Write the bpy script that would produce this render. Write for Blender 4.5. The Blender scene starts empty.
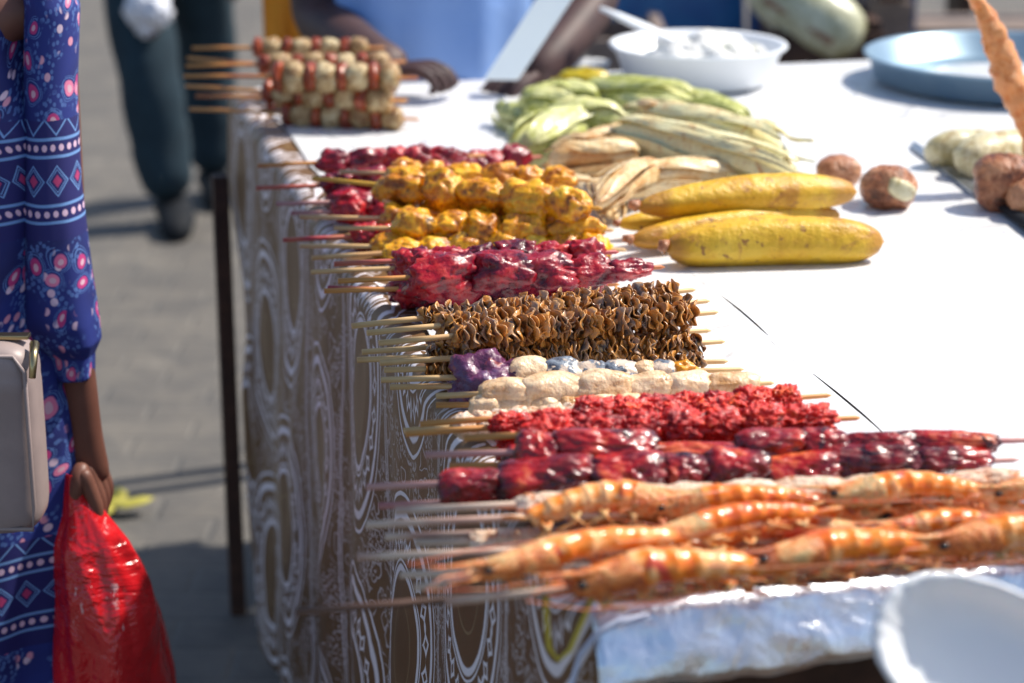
import bpy, bmesh, math, random
from mathutils import Vector, Matrix, noise, Euler
R = math.radians
random.seed(7)
sc = bpy.context.scene
COL = sc.collection

# ------------------------------------------------------------------ camera
F = 2113.0; TH = math.atan(661.5/F); CH = 1.75; W, H = 1024, 683
cd = bpy.data.cameras.new('camera'); cam = bpy.data.objects.new('camera', cd); COL.objects.link(cam)
cam.location = (0, 0, CH); cam.rotation_euler = (math.pi/2-TH, 0, 0)
cd.sensor_width = 36; cd.lens = F/W*36; cd.clip_start = .05; cd.clip_end = 500
sc.camera = cam
cd.dof.use_dof = True; cd.dof.focus_distance = 2.35; cd.dof.aperture_fstop = 3.5
CS, SN = math.cos(TH), math.sin(TH)
def ray(px, py):
    x = (px-W/2)/F; y = -(py-H/2)/F
    return Vector((x, CS+y*SN, -SN+y*CS))
def PZ(px, py, z):
    d = ray(px, py); k = (z-CH)/d.z
    return Vector((0, 0, CH))+d*k
def PY(px, py, Y):
    d = ray(px, py); return Vector((0, 0, CH))+d*(Y/d.y)
def scale_at(p): return F/(p.y*CS+(CH-p.z)*SN)

# ------------------------------------------------------------------ node language
class N:
    nt = None
    def __init__(s, v): s.v = v
    def _b(a, b, op):
        n = N.nt.nodes.new('ShaderNodeMath'); n.operation = op
        for i, q in enumerate((a, b)):
            if q is None: continue
            if isinstance(q, N): N.nt.links.new(q.v, n.inputs[i])
            else: n.inputs[i].default_value = q
        return N(n.outputs[0])
    def __add__(a, b): return N._b(a, b, 'ADD')
    __radd__ = __add__
    def __sub__(a, b): return N._b(a, b, 'SUBTRACT')
    def __rsub__(a, b): return N._b(b, a, 'SUBTRACT')
    def __mul__(a, b): return N._b(a, b, 'MULTIPLY')
    __rmul__ = __mul__
    def __truediv__(a, b): return N._b(a, b, 'DIVIDE')
    def __lt__(a, b): return N._b(a, b, 'LESS_THAN')
    def __gt__(a, b): return N._b(a, b, 'GREATER_THAN')
    def abs(a): return N._b(a, None, 'ABSOLUTE')
    def sin(a): return N._b(a, None, 'SINE')
    def cos(a): return N._b(a, None, 'COSINE')
    def sqrt(a): return N._b(a, None, 'SQRT')
    def floor(a): return N._b(a, None, 'FLOOR')
    def fract(a): return N._b(a, None, 'FRACT')
    def max(a, b): return N._b(a, b, 'MAXIMUM')
    def min(a, b): return N._b(a, b, 'MINIMUM')
    def mod(a, b): return N._b(a, b, 'FLOORED_MODULO')
    def atan2(a, b): return N._b(a, b, 'ARCTAN2')
    def line(a, c, w):            # soft line of half width w at value c
        n = N.nt.nodes.new('ShaderNodeMapRange'); n.interpolation_type = 'SMOOTHSTEP'
        N.nt.links.new((a-c).abs().v, n.inputs[0])
        n.inputs[1].default_value = w*.6; n.inputs[2].default_value = w*1.2; n.inputs[3].default_value = 1; n.inputs[4].default_value = 0
        return N(n.outputs[0])
    def ss(a, lo, hi, t0=0., t1=1.):
        n = N.nt.nodes.new('ShaderNodeMapRange'); n.interpolation_type = 'SMOOTHSTEP'
        N.nt.links.new(a.v, n.inputs[0])
        for i, q in enumerate((lo, hi, t0, t1)): n.inputs[1+i].default_value = q
        return N(n.outputs[0])
def rgb(c): return (c[0], c[1], c[2], 1)
def mix(f, a, b):
    n = N.nt.nodes.new('ShaderNodeMix'); n.data_type = 'RGBA'
    if isinstance(f, N): N.nt.links.new(f.v, n.inputs[0])
    else: n.inputs[0].default_value = f
    for q, i in ((a, 6), (b, 7)):
        if isinstance(q, N): N.nt.links.new(q.v, n.inputs[i])
        else: n.inputs[i].default_value = rgb(q)
    return N(n.outputs[2])
def combine(x, y, z=0.):
    n = N.nt.nodes.new('ShaderNodeCombineXYZ')
    for i, q in enumerate((x, y, z)):
        if isinstance(q, N): N.nt.links.new(q.v, n.inputs[i])
        else: n.inputs[i].default_value = q
    return N(n.outputs[0])
def coord(kind='Object'):
    n = N.nt.nodes.new('ShaderNodeTexCoord'); return N(n.outputs[kind])
def sep(v):
    n = N.nt.nodes.new('ShaderNodeSeparateXYZ'); N.nt.links.new(v.v, n.inputs[0]); return [N(o) for o in n.outputs]
def fbm(v, scale, detail=4, rough=.55, dist=0., four=None):
    n = N.nt.nodes.new('ShaderNodeTexNoise')
    if four is not None:
        n.noise_dimensions = '4D'; N.nt.links.new(four.v, n.inputs['W'])
    N.nt.links.new(v.v, n.inputs['Vector'])
    n.inputs['Scale'].default_value = scale; n.inputs['Detail'].default_value = detail
    n.inputs['Roughness'].default_value = rough; n.inputs['Distortion'].default_value = dist
    return N(n.outputs['Fac'])
def vor(v, scale, feat='F1', rnd=1., dim='3D'):
    n = N.nt.nodes.new('ShaderNodeTexVoronoi'); n.feature = feat; n.voronoi_dimensions = dim
    N.nt.links.new(v.v, n.inputs['Vector']); n.inputs['Scale'].default_value = scale; n.inputs['Randomness'].default_value = rnd
    if feat == 'DISTANCE_TO_EDGE': return N(n.outputs['Distance']), None, None
    return N(n.outputs['Distance']), N(n.outputs['Color']), N(n.outputs['Position'])
def rnd_obj():
    n = N.nt.nodes.new('ShaderNodeObjectInfo'); return N(n.outputs['Random'])
def ramp(f, stops):
    n = N.nt.nodes.new('ShaderNodeValToRGB'); N.nt.links.new(f.v, n.inputs[0])
    e = n.color_ramp.elements
    e[0].position, e[0].color = stops[0][0], rgb(stops[0][1]); e[1].position, e[1].color = stops[-1][0], rgb(stops[-1][1])
    for p, c in stops[1:-1]:
        k = e.new(p); k.color = rgb(c)
    return N(n.outputs[0])
MATS = {}
def material(name, build, rough=.5, metal=0., spec=.5, coat=0., sss=0., sss_col=None, bump=.0, sheen=0., trans=0.):
    m = bpy.data.materials.new(name); m.use_nodes = True; nt = m.node_tree; N.nt = nt
    b = nt.nodes['Principled BSDF']
    out = build()
    colr, height, rg = (list(out)+[None, None])[:3] if isinstance(out, tuple) else (out, None, None)
    if isinstance(colr, N): nt.links.new(colr.v, b.inputs['Base Color'])
    else: b.inputs['Base Color'].default_value = rgb(colr)
    coat *= .55; sss *= .5
    b.inputs['Roughness'].default_value = rough; b.inputs['Metallic'].default_value = metal
    b.inputs['Specular IOR Level'].default_value = spec; b.inputs['Coat Weight'].default_value = coat
    b.inputs['Coat Roughness'].default_value = .07; b.inputs['Sheen Weight'].default_value = sheen
    if sss:
        b.inputs['Subsurface Weight'].default_value = sss; b.inputs['Subsurface Scale'].default_value = .008
        b.inputs['Subsurface Radius'].default_value = sss_col or (1, .4, .2)
    if trans: b.inputs['Transmission Weight'].default_value = trans
    if rg is not None: nt.links.new(rg.v, b.inputs['Roughness'])
    if height is not None and bump:
        n = nt.nodes.new('ShaderNodeBump'); n.inputs['Strength'].default_value = 1; n.inputs['Distance'].default_value = bump
        nt.links.new(height.v, n.inputs['Height']); nt.links.new(n.outputs[0], b.inputs['Normal'])
        if coat: nt.links.new(n.outputs[0], b.inputs['Coat Normal'])
    MATS[name] = m; return m

def seeded(): 
    r = rnd_obj(); c = N(N.nt.nodes.new('ShaderNodeNewGeometry').outputs['Position']); x, y, z = sep(c)
    return combine(x+r*13.1, y+r*7.7, z+r*3.3), r
def meat(stops, freq=35, bumpd=.003, char=None, charamt=.62, ends=None, **k):
    def b():
        c, r = seeded()
        f = (fbm(c, freq, 5, .6, .6)-.5)*1.5+.5; g = (fbm(c, freq*5, 4, .6)-.5)*1.4+.5
        colr = ramp(f*.70+g*.33+r*.16-.09, stops)
        if char is not None:
            q = fbm(c, freq*1.3, 5, .65, 1.0)
            colr = mix(q.ss(charamt-.05, charamt+.05), colr, char)
        if ends is not None:
            lx = sep(coord())[0]; colr = mix((lx.abs()+f*.25).ss(.88, 1.12), colr, ends)
        return colr, f*.5+g*.5, g.ss(.3, .7, .20, .42)
    return lambda name: material(name, b, bump=bumpd, **k)
def simple(name, c1, c2, freq=20, bumpd=0., **k):
    def b():
        c, r = seeded(); f = fbm(c, freq, 5, .6)
        return mix(f.ss(.3, .7), c1, c2), f
    return material(name, b, bump=bumpd, **k)

M = {}
M['crimson'] = meat([(.30, (.07, .002, .012)), (.44, (.22, .003, .018)), (.58, (.40, .004, .014)), (.76, (.60, .04, .03))], 24, .0025, (.03, .008, .014), .66, coat=.5, sss=.1)('crimson_meat')
M['yellow'] = meat([(.30, (.26, .07, .003)), (.42, (.58, .20, .003)), (.56, (.84, .40, .006)), (.74, (.88, .56, .04))], 34, .0025, (.10, .045, .012), .64, coat=.4, sss=.1)('turmeric_meat')
M['mussel'] = None
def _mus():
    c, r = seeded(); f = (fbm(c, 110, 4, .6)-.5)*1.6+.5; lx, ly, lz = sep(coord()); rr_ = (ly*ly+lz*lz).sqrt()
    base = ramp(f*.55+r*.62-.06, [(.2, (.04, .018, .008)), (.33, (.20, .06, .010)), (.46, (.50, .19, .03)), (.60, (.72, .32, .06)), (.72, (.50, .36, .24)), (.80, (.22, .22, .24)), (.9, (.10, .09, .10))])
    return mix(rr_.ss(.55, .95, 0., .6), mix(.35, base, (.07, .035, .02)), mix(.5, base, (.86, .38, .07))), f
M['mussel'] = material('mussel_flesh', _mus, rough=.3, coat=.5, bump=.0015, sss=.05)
M['mussel_edge'] = meat([(.3, (.30, .10, .02)), (.5, (.62, .26, .05)), (.7, (.70, .36, .10))], 90, .001, coat=.5)('mussel_frill')
M['fish'] = meat([(.25, (.52, .27, .10)), (.42, (.76, .50, .28)), (.60, (.86, .66, .44)), (.78, (.72, .44, .20))], 28, .003, (.30, .15, .06), .68, coat=.25, sss=.15)('grilled_white_fish')
def _skin():
    c, r = seeded(); f = fbm(c, 30, 3, .5, .5); g = fbm(c, 120, 3)
    return mix((f*.8+g*.2).ss(.46, .5), (.72, .58, .46), mix(g.ss(.4, .6), (.05, .06, .09), (.20, .24, .30))), g
M['fishskin'] = material('fish_with_grey_skin', _skin, rough=.3, coat=.4, bump=.002, sss=.08)
M['purple'] = meat([(.3, (.05, .015, .05)), (.5, (.14, .03, .09)), (.7, (.10, .06, .16))], 25, .003, (.30, .05, .04), .63, coat=.5)('purple_squid')
M['red'] = meat([(.30, (.22, .002, .010)), (.43, (.50, .004, .005)), (.58, (.80, .018, .006)), (.76, (.86, .13, .015))], 60, .003, (.10, .006, .012), .63, coat=.35, sss=.1)('red_marinated_meat')
M['octopus'] = meat([(.26, (.025, .002, .006)), (.40, (.16, .002, .006)), (.55, (.40, .008, .008)), (.74, (.74, .16, .05))], 17, .0022, (.016, .003, .008), .62, ends=(.05, .004, .012), coat=.7, sss=.06)('glazed_octopus')
M['palefish'] = meat([(.25, (.55, .30, .16)), (.45, (.74, .52, .36)), (.7, (.85, .70, .56))], 50, .003, (.55, .18, .05), .6, coat=.3, sss=.15)('pale_prawn_flesh')
def _shell():
    c, r = seeded(); x, y, z = sep(coord()); f = fbm(c, 30, 4, .6); g = fbm(c, 130, 3, .6)
    band = (x*66+f*1.2).sin()
    colr = ramp(f*.62+band*.03+g*.28+r*.14-.01, [(.30, (.42, .04, .010)), (.41, (.76, .14, .010)), (.51, (.88, .26, .02)), (.60, (.92, .54, .24)), (.72, (.86, .20, .04))])
    colr = mix(fbm(c, 18, 3, .6, 1).ss(.58, .66), colr, (.60, .06, .03))
    return colr, g*.4+band*.3
M['shell'] = material('prawn_shell', _shell, rough=.28, coat=.5, bump=.002, sss=.15)
M['head'] = meat([(.28, (.40, .08, .02)), (.44, (.74, .20, .03)), (.58, (.82, .42, .15)), (.68, (.44, .34, .14)), (.80, (.78, .22, .07))], 45, .004, (.10, .05, .03), .66, coat=.4, sss=.1)('prawn_head_shell')
M['antenna'] = simple('prawn_feeler', (.62, .10, .04), (.66, .26, .12), 60, rough=.35)
M['eye'] = simple('black_eye', (.01, .01, .01), (.02, .02, .02), rough=.1)
M['scallop'] = meat([(.30, (.20, .08, .02)), (.48, (.44, .28, .11)), (.68, (.68, .56, .32))], 60, .003, (.30, .16, .06), .66, coat=.3, sss=.1)('browned_potato')
M['pepper'] = simple('red_pepper', (.14, .02, .006), (.42, .07, .015), 60, .002, rough=.3, coat=.4)
def stickmat(name, a, b_, c_):
    def b():
        c, r = seeded(); x, y, z = sep(coord()); f = fbm(combine(x*8, y*250, z*250), 1, 3)
        return mix(fbm(c, 12, 3).ss(.5, .68), mix(f.ss(.3, .7), a, b_), c_), f
    return material(name, b, rough=.5, bump=.0006)
M['st_tan'] = stickmat('bamboo_tan', (.62, .38, .16), (.74, .52, .26), (.55, .30, .12))
M['st_orange'] = stickmat('bamboo_orange', (.60, .24, .06), (.68, .34, .10), (.48, .14, .04))
M['st_red'] = stickmat('bamboo_red', (.48, .09, .07), (.58, .20, .12), (.40, .04, .06))
M['st_yellow'] = stickmat('bamboo_yellow', (.72, .36, .03), (.74, .44, .06), (.60, .26, .03))
M['st_pale'] = stickmat('bamboo_pale', (.62, .45, .34), (.74, .60, .48), (.50, .30, .24))
M['st_dark'] = stickmat('bamboo_scorched', (.10, .05, .035), (.16, .09, .06), (.06, .03, .02))
M['st_pink'] = stickmat('bamboo_pink', (.48, .22, .20), (.60, .36, .32), (.40, .06, .10))
def _plant():
    c, r = seeded(); x, y, z = sep(coord()); f = fbm(c, 14, 4, .6); g = fbm(c, 80, 4, .6)
    yl = ramp(f*.8+g*.2, [(.3, (.42, .19, .006)), (.45, (.66, .38, .012)), (.7, (.72, .48, .04))])
    e = (x.abs()*7.6+f*.3).ss(.98, 1.15)
    yl = mix(e*.7, yl, (.38, .15, .02))
    sp = fbm(c, 60, 4, .6).ss(.60, .68)
    yl = mix(sp, yl, (.28, .12, .02))
    low = fbm(combine(x, y, z+r), 22, 5, .7, .8).ss(.54, .68)
    return mix(low*.7, yl, (.38, .15, .03)), f*.4+g*.6
M['plantain'] = material('roasted_plantain', _plant, rough=.5, coat=.05, bump=.005, sss=.1)
M['cream'] = meat([(.25, (.58, .38, .16)), (.40, (.76, .66, .36)), (.6, (.80, .76, .46)), (.8, (.70, .72, .40))], 24, .002, (.50, .24, .09), .64)('peeled_cream_banana')
M['peel'] = meat([(.3, (.56, .28, .10)), (.5, (.76, .54, .27)), (.7, (.82, .70, .46))], 26, .002, (.46, .24, .08), .66)('dry_husk')
M['green'] = meat([(.28, (.28, .30, .06)), (.42, (.52, .55, .17)), (.6, (.68, .68, .34)), (.8, (.64, .56, .16))], 22, .0015, (.22, .22, .06), .68)('green_peel')
M['mustard'] = meat([(.3, (.42, .28, .01)), (.55, (.62, .46, .02)), (.8, (.5, .5, .08))], 15, .002)('mustard_peel')
M['brown'] = meat([(.28, (.12, .035, .014)), (.45, (.36, .13, .055)), (.6, (.54, .26, .13)), (.8, (.40, .15, .07))], 26, .005, (.05, .02, .01), .66)('brown_shell')
M['cassava'] = meat([(.3, (.42, .34, .14)), (.5, (.62, .56, .34)), (.75, (.70, .66, .48))], 24, .003, (.34, .22, .08), .62)('cassava_flesh')
def _sheet():
    c = coord(); f = fbm(c, 5, 5, .6); g = fbm(c, 300, 3, .5)
    sp = vor(c, 21)[0]
    dirt = (fbm(c, 3, 5, .7).ss(.56, .8))*.35
    cr = (fbm(c, 2.2, 3, .5, .8)-.5).abs().ss(0., .03, 1., 0.)
    colr = mix(dirt, (.76, .77, .79), (.60, .56, .50))
    return mix((sp < .022), colr, (.30, .18, .10)), f*1.6+g*.03+cr*.25
M['sheet'] = material('white_paper_sheet', _sheet, rough=.27, bump=.012)
def _foil():
    c = coord(); d = vor(c, 38)[0]; f = fbm(c, 26, 5, .65, 1.2); return (.80, .86, .95), d*.3+f*.5
M['foil'] = material('aluminium_foil', _foil, rough=.28, metal=1., bump=.006)
M['tin'] = simple('tin_tray', (.20, .31, .42), (.28, .39, .48), 8, rough=.35, metal=.6)
M['plastic'] = simple('white_plastic', (.74, .78, .84), (.78, .82, .86), 6, rough=.35)
M['foam'] = simple('white_foam', (.80, .82, .86), (.84, .86, .88), 6, .0005, rough=.55, sss=.1)
M['salad'] = meat([(.22, (.55, .60, .40)), (.36, (.84, .84, .80)), (.7, (.90, .90, .88))], 40, .005)('chopped_salad')
M['wood_dark'] = simple('dark_wood', (.030, .012, .008), (.07, .03, .018), 18, .002, rough=.6)
M['wood'] = simple('grey_wood', (.16, .12, .10), (.26, .20, .17), 14, .002, rough=.7)
M['skin'] = simple('dark_brown_skin', (.075, .032, .024), (.11, .048, .036), 15, .0005, rough=.5, sss=.08)
M['skin2'] = simple('brown_skin', (.13, .050, .034), (.17, .068, .046), 15, .0005, rough=.5, sss=.1)
M['skin3'] = simple('deep_skin', (.045, .022, .024), (.075, .036, .034), 15, .0005, rough=.6)
M['hair'] = simple('black_hair', (.008, .007, .007), (.02, .018, .016), 200, .002, rough=.5)
M['blue_shirt'] = simple('blue_shirt_cloth', (.24, .42, .84), (.30, .48, .88), 6, .004, rough=.8)
M['teal'] = simple('dark_teal_trousers', (.006, .022, .036), (.012, .036, .055), 9, .004, rough=.9)
M['black'] = simple('black_leather', (.006, .008, .012), (.012, .015, .02), 30, .001, rough=.75, spec=.2)
M['darkcloth'] = simple('dark_shirt', (.02, .02, .03), (.04, .035, .05), 9, .003, rough=.9)
M['orange'] = simple('orange_cloth', (.92, .28, .01), (.95, .34, .02), 8, .003, rough=.8)
M['bluemetal'] = simple('blue_paint', (.010, .05, .16), (.02, .08, .22), 9, rough=.4)
M['blueplastic'] = simple('blue_plastic', (.02, .10, .28), (.03, .16, .36), 9, rough=.4)
M['sack'] = meat([(.28, (.34, .32, .18)), (.42, (.56, .56, .38)), (.6, (.70, .72, .56)), (.8, (.72, .70, .60))], 7, .004)('pale_woven_sack')
M['sackstripe'] = simple('brown_band', (.30, .16, .10), (.36, .20, .14), 9, rough=.8)
M['bag'] = simple('beige_leather', (.30, .235, .225), (.34, .265, .25), 25, .0006, rough=.45)
M['gold'] = simple('brass_zip', (.45, .35, .18), (.5, .42, .24), 40, rough=.3, metal=1.)
M['leaf'] = simple('yellow_leaf', (.34, .30, .03), (.42, .38, .06), 30, rough=.6)
M['board'] = simple('pale_blue_board', (.72, .82, .90), (.76, .86, .92), 5, .001, rough=.45)
M['lightstrip'] = simple('blue_white_trim', (.42, .50, .70), (.55, .62, .80), 30, rough=.5)
M['yellowcord'] = simple('yellow_cord', (.45, .36, .03), (.55, .46, .06), 30, rough=.5)
M['whitebag'] = simple('thin_white_plastic', (.70, .74, .84), (.78, .80, .88), 10, .004, rough=.35)
M['clay'] = simple('pale_clay', (.60, .42, .34), (.66, .50, .42), 10, rough=.6)
M['cardboard'] = simple('cardboard', (.22, .14, .08), (.28, .18, .10), 14, .001, rough=.8)
def _red():
    c, r = seeded(); f = fbm(c, 9, 4, .6, .8); g = fbm(c, 30, 3, .6, .5); x, y, z = sep(coord())
    pr = (fbm(combine(x*3, y*3, z), 40, 4, .6).ss(.60, .66))*((z+.02).abs() < .03)*((x-.005).abs() < .035)
    return mix(pr*.7, mix(f.ss(.3, .7), (.50, .006, .012), (.70, .015, .02)), (.8, .5, .5)), f*1.5+g*.3
M['redbag'] = material('red_plastic_film', _red, rough=.22, coat=.5, bump=.012)
def _ground():
    c = coord(); x, y, z = sep(c); f = fbm(c, 1.3, 6, .65); g = fbm(c, 45, 5, .7)
    n = N.nt.nodes.new('ShaderNodeTexBrick'); N.nt.links.new(c.v, n.inputs['Vector'])
    n.inputs['Scale'].default_value = 1; n.inputs['Brick Width'].default_value = .26; n.inputs['Row Height'].default_value = .13
    n.inputs['Mortar Size'].default_value = .012; n.inputs['Mortar Smooth'].default_value = 1.0
    n.inputs['Color1'].default_value = (.092, .086, .080, 1); n.inputs['Color2'].default_value = (.108, .101, .092, 1); n.inputs['Mortar'].default_value = (.094, .090, .086, 1)
    colr = mix(fbm(c, 5, 5, .7, .5).ss(.35, .68)*.75, N(n.outputs[0]), (.165, .148, .125))
    colr = mix(g.ss(.4, .75)*.35, colr, (.08, .078, .075))
    return mix(fbm(c, 3.1, 4, .6, .6).ss(.62, .70)*.5, colr, (.22, .20, .17)), g*.5+N(n.outputs[1])*-.6
M['ground'] = material('stone_paving', _ground, rough=.75, bump=.006)

def _cloth():
    u, v, _ = sep(coord('UV'))
    cu, cv = .30, .42
    uu = u/cu; col_i = uu.floor(); odd = col_i.mod(2.)
    p = (uu-col_i-.5)*cu
    vv = v/cv+odd*.5+.30; q = (vv-vv.floor()-.5)*cv
    wob = fbm(combine(u, v), 18, 2)-.5
    wx = 1.0-q*1.3                      # tear shape, fuller at one end
    e = ((p/.104*wx)*(p/.104*wx)+(q/.160)*(q/.160)).sqrt()+wob*.04
    th = q.atan2(p*1.8)
    w1 = e.line(1.0, .042)
    w2 = e.line(.60, .030); w3 = e.line(.66, .012)
    w4 = e.line(1.14, .018)
    ringd = ((th*12).sin()*.5+.5)
    ring = ((e-.80).abs()*7+(ringd-.5).abs()*1.5).line(.55, .20)*((e-.80).abs() < .16)
    ring2 = ((e-.80).abs()*14+(1-ringd)*2.2).ss(.25, .5, 1., 0.)
    tan = e.line(.34, .011)
    outside = e.ss(1.16, 1.2)
    # scrolls between the medallions
    dv = vor(combine(u, v+wob*.05), 26, dim='2D')[0]
    scroll = ((dv*16+fbm(combine(u, v), 22, 2)*7).sin()).ss(.78, .96)*(fbm(combine(u, v), 12, 2).ss(.46, .52))
    dots = (vor(combine(u, v), 150, dim='2D')[0]).ss(.25, .38, 1., 0.)*(fbm(combine(u, v), 16, 2, .5).ss(.5, .56))
    sy = ((v*150).sin()*.5+(u*190).cos()*.5+wob*3).ss(.55, .8)
    bg = (scroll.max(dots).max(sy*.0))*outside
    vline = ((p.abs()-.146).abs()).line(0., .0022)*outside
    wfac = w1.max(w2).max(w3).max(w4).max(ring).max(ring2).max(bg*.5).max(vline*.7)
    # hem stripes near the front corner
    hem = (u-.012).line(0., .006).max((u-.052).line(0., .004)).max(((v*210).sin()*.010+u-.032).line(0., .004))
    inhem = ((u-.030).abs() < .036)
    wfac = wfac*(1-inhem)+hem*inhem
    br = mix(fbm(combine(u, v), 4, 3).ss(.3, .7), (.135, .070, .028), (.19, .108, .052))
    colr = mix(tan*.6, br, (.34, .25, .13))
    colr = mix(wfac.min(1.), colr, (.80, .75, .78))
    return colr, wfac+fbm(combine(u*900, v*900), 1, 1)*.4, wfac.ss(0., 1., .42, .6)
M['cloth'] = material('brown_medallion_satin', _cloth, bump=.0006, spec=.3)

def _dress(z1, z2):
    def b():
        u, v, _ = sep(coord('UV')); zz = sep(N(N.nt.nodes.new('ShaderNodeNewGeometry').outputs['Position']))[2]
        c = combine(u, v)
        wob = fbm(c, 9, 2)-.5
        navy = mix(fbm(c, 5, 3).ss(.35, .65), (.007, .012, .10), (.012, .028, .21))
        cw = combine(u+wob*.05, v-wob*.07)
        d, cc, _p = vor(cw, 27, dim='2D'); rr = sep(cc)
        keep = rr[0] > .42
        blob = d.ss(.24, .29, 1., 0.)*keep; core = d.ss(.11, .14, 1., 0.)*keep
        ringl = d.line(.36, .018)*keep; ringm = d.line(.44, .012)*keep
        dd = vor(c, 120, dim='2D')[0].ss(.28, .4, 1., 0.)
        dotty = dd*(fbm(c, 22, 2).ss(.50, .56))
        d2, c2, _q = vor(c, 44, dim='2D'); flower = d2.ss(.20, .28, 1., 0.)*(fbm(combine(u*1.6, v*.7), 14, 2).ss(.54, .6))
        colr = mix(dotty*.7, navy, (.10, .20, .50))
        colr = mix(ringl.max(ringm)*.8, colr, (.12, .24, .55))
        colr = mix(flower, colr, mix(sep(c2)[1].ss(.3, .6), (.70, .30, .42), (.72, .55, .68)))
        colr = mix(blob, colr, mix(rr[1].ss(.4, .6), (.50, .04, .20), (.72, .20, .36)))
        colr = mix(core, colr, (.66, .42, .52))
        for zc in (z1, z2):
            t = zz-zc+wob*.006
            inb = (t.abs() < .075)
            bandbg = mix(inb, colr, (.012, .014, .13))
            ln = t.line(.030, .0022).max(t.line(.052, .0022)).max(t.line(-.030, .0022)).max(t.line(-.052, .0022))
            du = ((u/.0145).fract()-.5)*.0145
            dt1 = (du*du+(t-.041)*(t-.041)).sqrt().min((du*du+(t+.041)*(t+.041)).sqrt())
            dots = dt1.ss(.0036, .0052, 1., 0.)
            dq = ((u/.040).fract()-.5).abs()*.040
            dia = dq*1.05+t.abs()
            k = dia.line(.0185, .0014).max(dia.line(.014, .0008)); kin = dia.ss(.007, .009, 1., 0.)
            dia2 = dq+(t-.076).abs(); k2 = dia2.line(.019, .0018)*(t > .054)
            bandbg = mix((ln.max(k)).max(k2)*inb, bandbg, (.16, .32, .66))
            bandbg = mix(dots*inb, bandbg, (.72, .50, .66))
            colr = mix(kin*inb, bandbg, (.45, .04, .16))
        return colr, fbm(c, 600, 2)
    return b
zs1 = PY(60, 172, 2.6).z; zs2 = PY(30, 572, 2.6).z
M['dress'] = material('navy_printed_cotton', _dress(zs1, zs2), rough=.75, bump=.0004)

# ------------------------------------------------------------------ object helpers
def me_obj(name, verts, faces, mat, parent=None, smooth=True, uvs=None):
    me = bpy.data.meshes.new(name); me.from_pydata([tuple(v) for v in verts], [], faces)
    if uvs is not None:
        ul = me.uv_layers.new(name='UVMap')
        for p in me.polygons:
            for li in p.loop_indices: ul.data[li].uv = uvs[me.loops[li].vertex_index]
    if smooth: me.polygons.foreach_set('use_smooth', [True]*len(me.polygons))
    me.materials.append(mat if not isinstance(mat, str) else M[mat]); me.update()
    o = bpy.data.objects.new(name, me); COL.objects.link(o)
    if parent is not None: o.parent = parent
    return o
def inst(name, me, parent, loc=(0, 0, 0), rot=(0, 0, 0), scl=(1, 1, 1)):
    o = bpy.data.objects.new(name, me); COL.objects.link(o); o.parent = parent
    o.location = loc; o.rotation_euler = rot; o.scale = scl; return o
def empty(name, loc=(0, 0, 0), parent=None):
    o = bpy.data.objects.new(name, None); o.location = loc; o.empty_display_size = .02; COL.objects.link(o)
    if parent is not None: o.parent = parent
    return o
def tag(o, label=None, cat=None, group=None, kind=None):
    if label: o['label'] = label
    if cat: o['category'] = cat
    if group: o['group'] = group
    if kind: o['kind'] = kind
    return o
class MB:
    def __init__(s): s.v = []; s.f = []
    def add(s, vs, fs):
        n = len(s.v); s.v += [Vector(v) for v in vs]; s.f += [[i+n for i in f] for f in fs]
    def box(s, c, d, rot=None, bev=0.):
        hx, hy, hz = d[0]/2, d[1]/2, d[2]/2
        bm = bmesh.new(); bmesh.ops.create_cube(bm, size=1)
        for v in bm.verts: v.co = Vector((v.co.x*d[0], v.co.y*d[1], v.co.z*d[2]))
        if bev: bmesh.ops.bevel(bm, geom=list(bm.edges), offset=bev, segments=2, affect='EDGES', profile=.6)
        mt = Matrix.Translation(Vector(c)) @ (rot.to_matrix().to_4x4() if rot else Matrix())
        bm.verts.index_update(); s.add([mt @ v.co for v in bm.verts], [[v.index for v in f.verts] for f in bm.faces]); bm.free()
    def tube(s, pts, rad, seg=10, cap=True, sq=None):
        pts = [Vector(p) for p in pts]; n = len(pts)
        if not hasattr(rad, '__len__'): rad = [rad]*n
        up = Vector((0, 0, 1)); vs = []; prev = None
        for i, p in enumerate(pts):
            t = (pts[min(i+1, n-1)]-pts[max(i-1, 0)]).normalized()
            if prev is None:
                a = up if abs(t.dot(up)) < .9 else Vector((1, 0, 0)); x = t.cross(a).normalized()
            else: x = (prev-t*prev.dot(t)).normalized()
            prev = x; y = t.cross(x)
            for k in range(seg):
                an = 2*math.pi*k/seg; vs.append(p+(x*math.cos(an)+y*math.sin(an)*(sq or 1))*rad[i])
        fs = [[i*seg+k, i*seg+(k+1) % seg, (i+1)*seg+(k+1) % seg, (i+1)*seg+k] for i in range(n-1) for k in range(seg)]
        if cap: fs += [list(range(seg))[::-1], list(range((n-1)*seg, n*seg))]
        s.add(vs, fs)
    def lathe(s, prof, seg=48, c=(0, 0, 0)):
        n = len(prof); vs = [Vector((c[0]+r*math.cos(2*math.pi*k/seg), c[1]+r*math.sin(2*math.pi*k/seg), c[2]+z)) for r, z in prof for k in range(seg)]
        s.add(vs, [[i*seg+k, i*seg+(k+1) % seg, (i+1)*seg+(k+1) % seg, (i+1)*seg+k] for i in range(n-1) for k in range(seg)])
    def build(s, name, mat, parent=None, smooth=True, origin=None):
        if origin is not None: s.v = [v-Vector(origin) for v in s.v]
        o = me_obj(name, s.v, s.f, mat, parent, smooth)
        if origin is not None: o.location = origin
        return o
def auto(o, ang=40):
    me = o.data; 
    try: me.set_sharp_from_angle(angle=R(ang))
    except Exception: pass
    return o
def nz(p, f, seed=0, oc=4):
    return noise.fractal(Vector(p)*f+Vector((seed*7.3, seed*3.1, seed*1.7)), 1.0, 2.0, oc, noise_basis='PERLIN_ORIGINAL')
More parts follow.
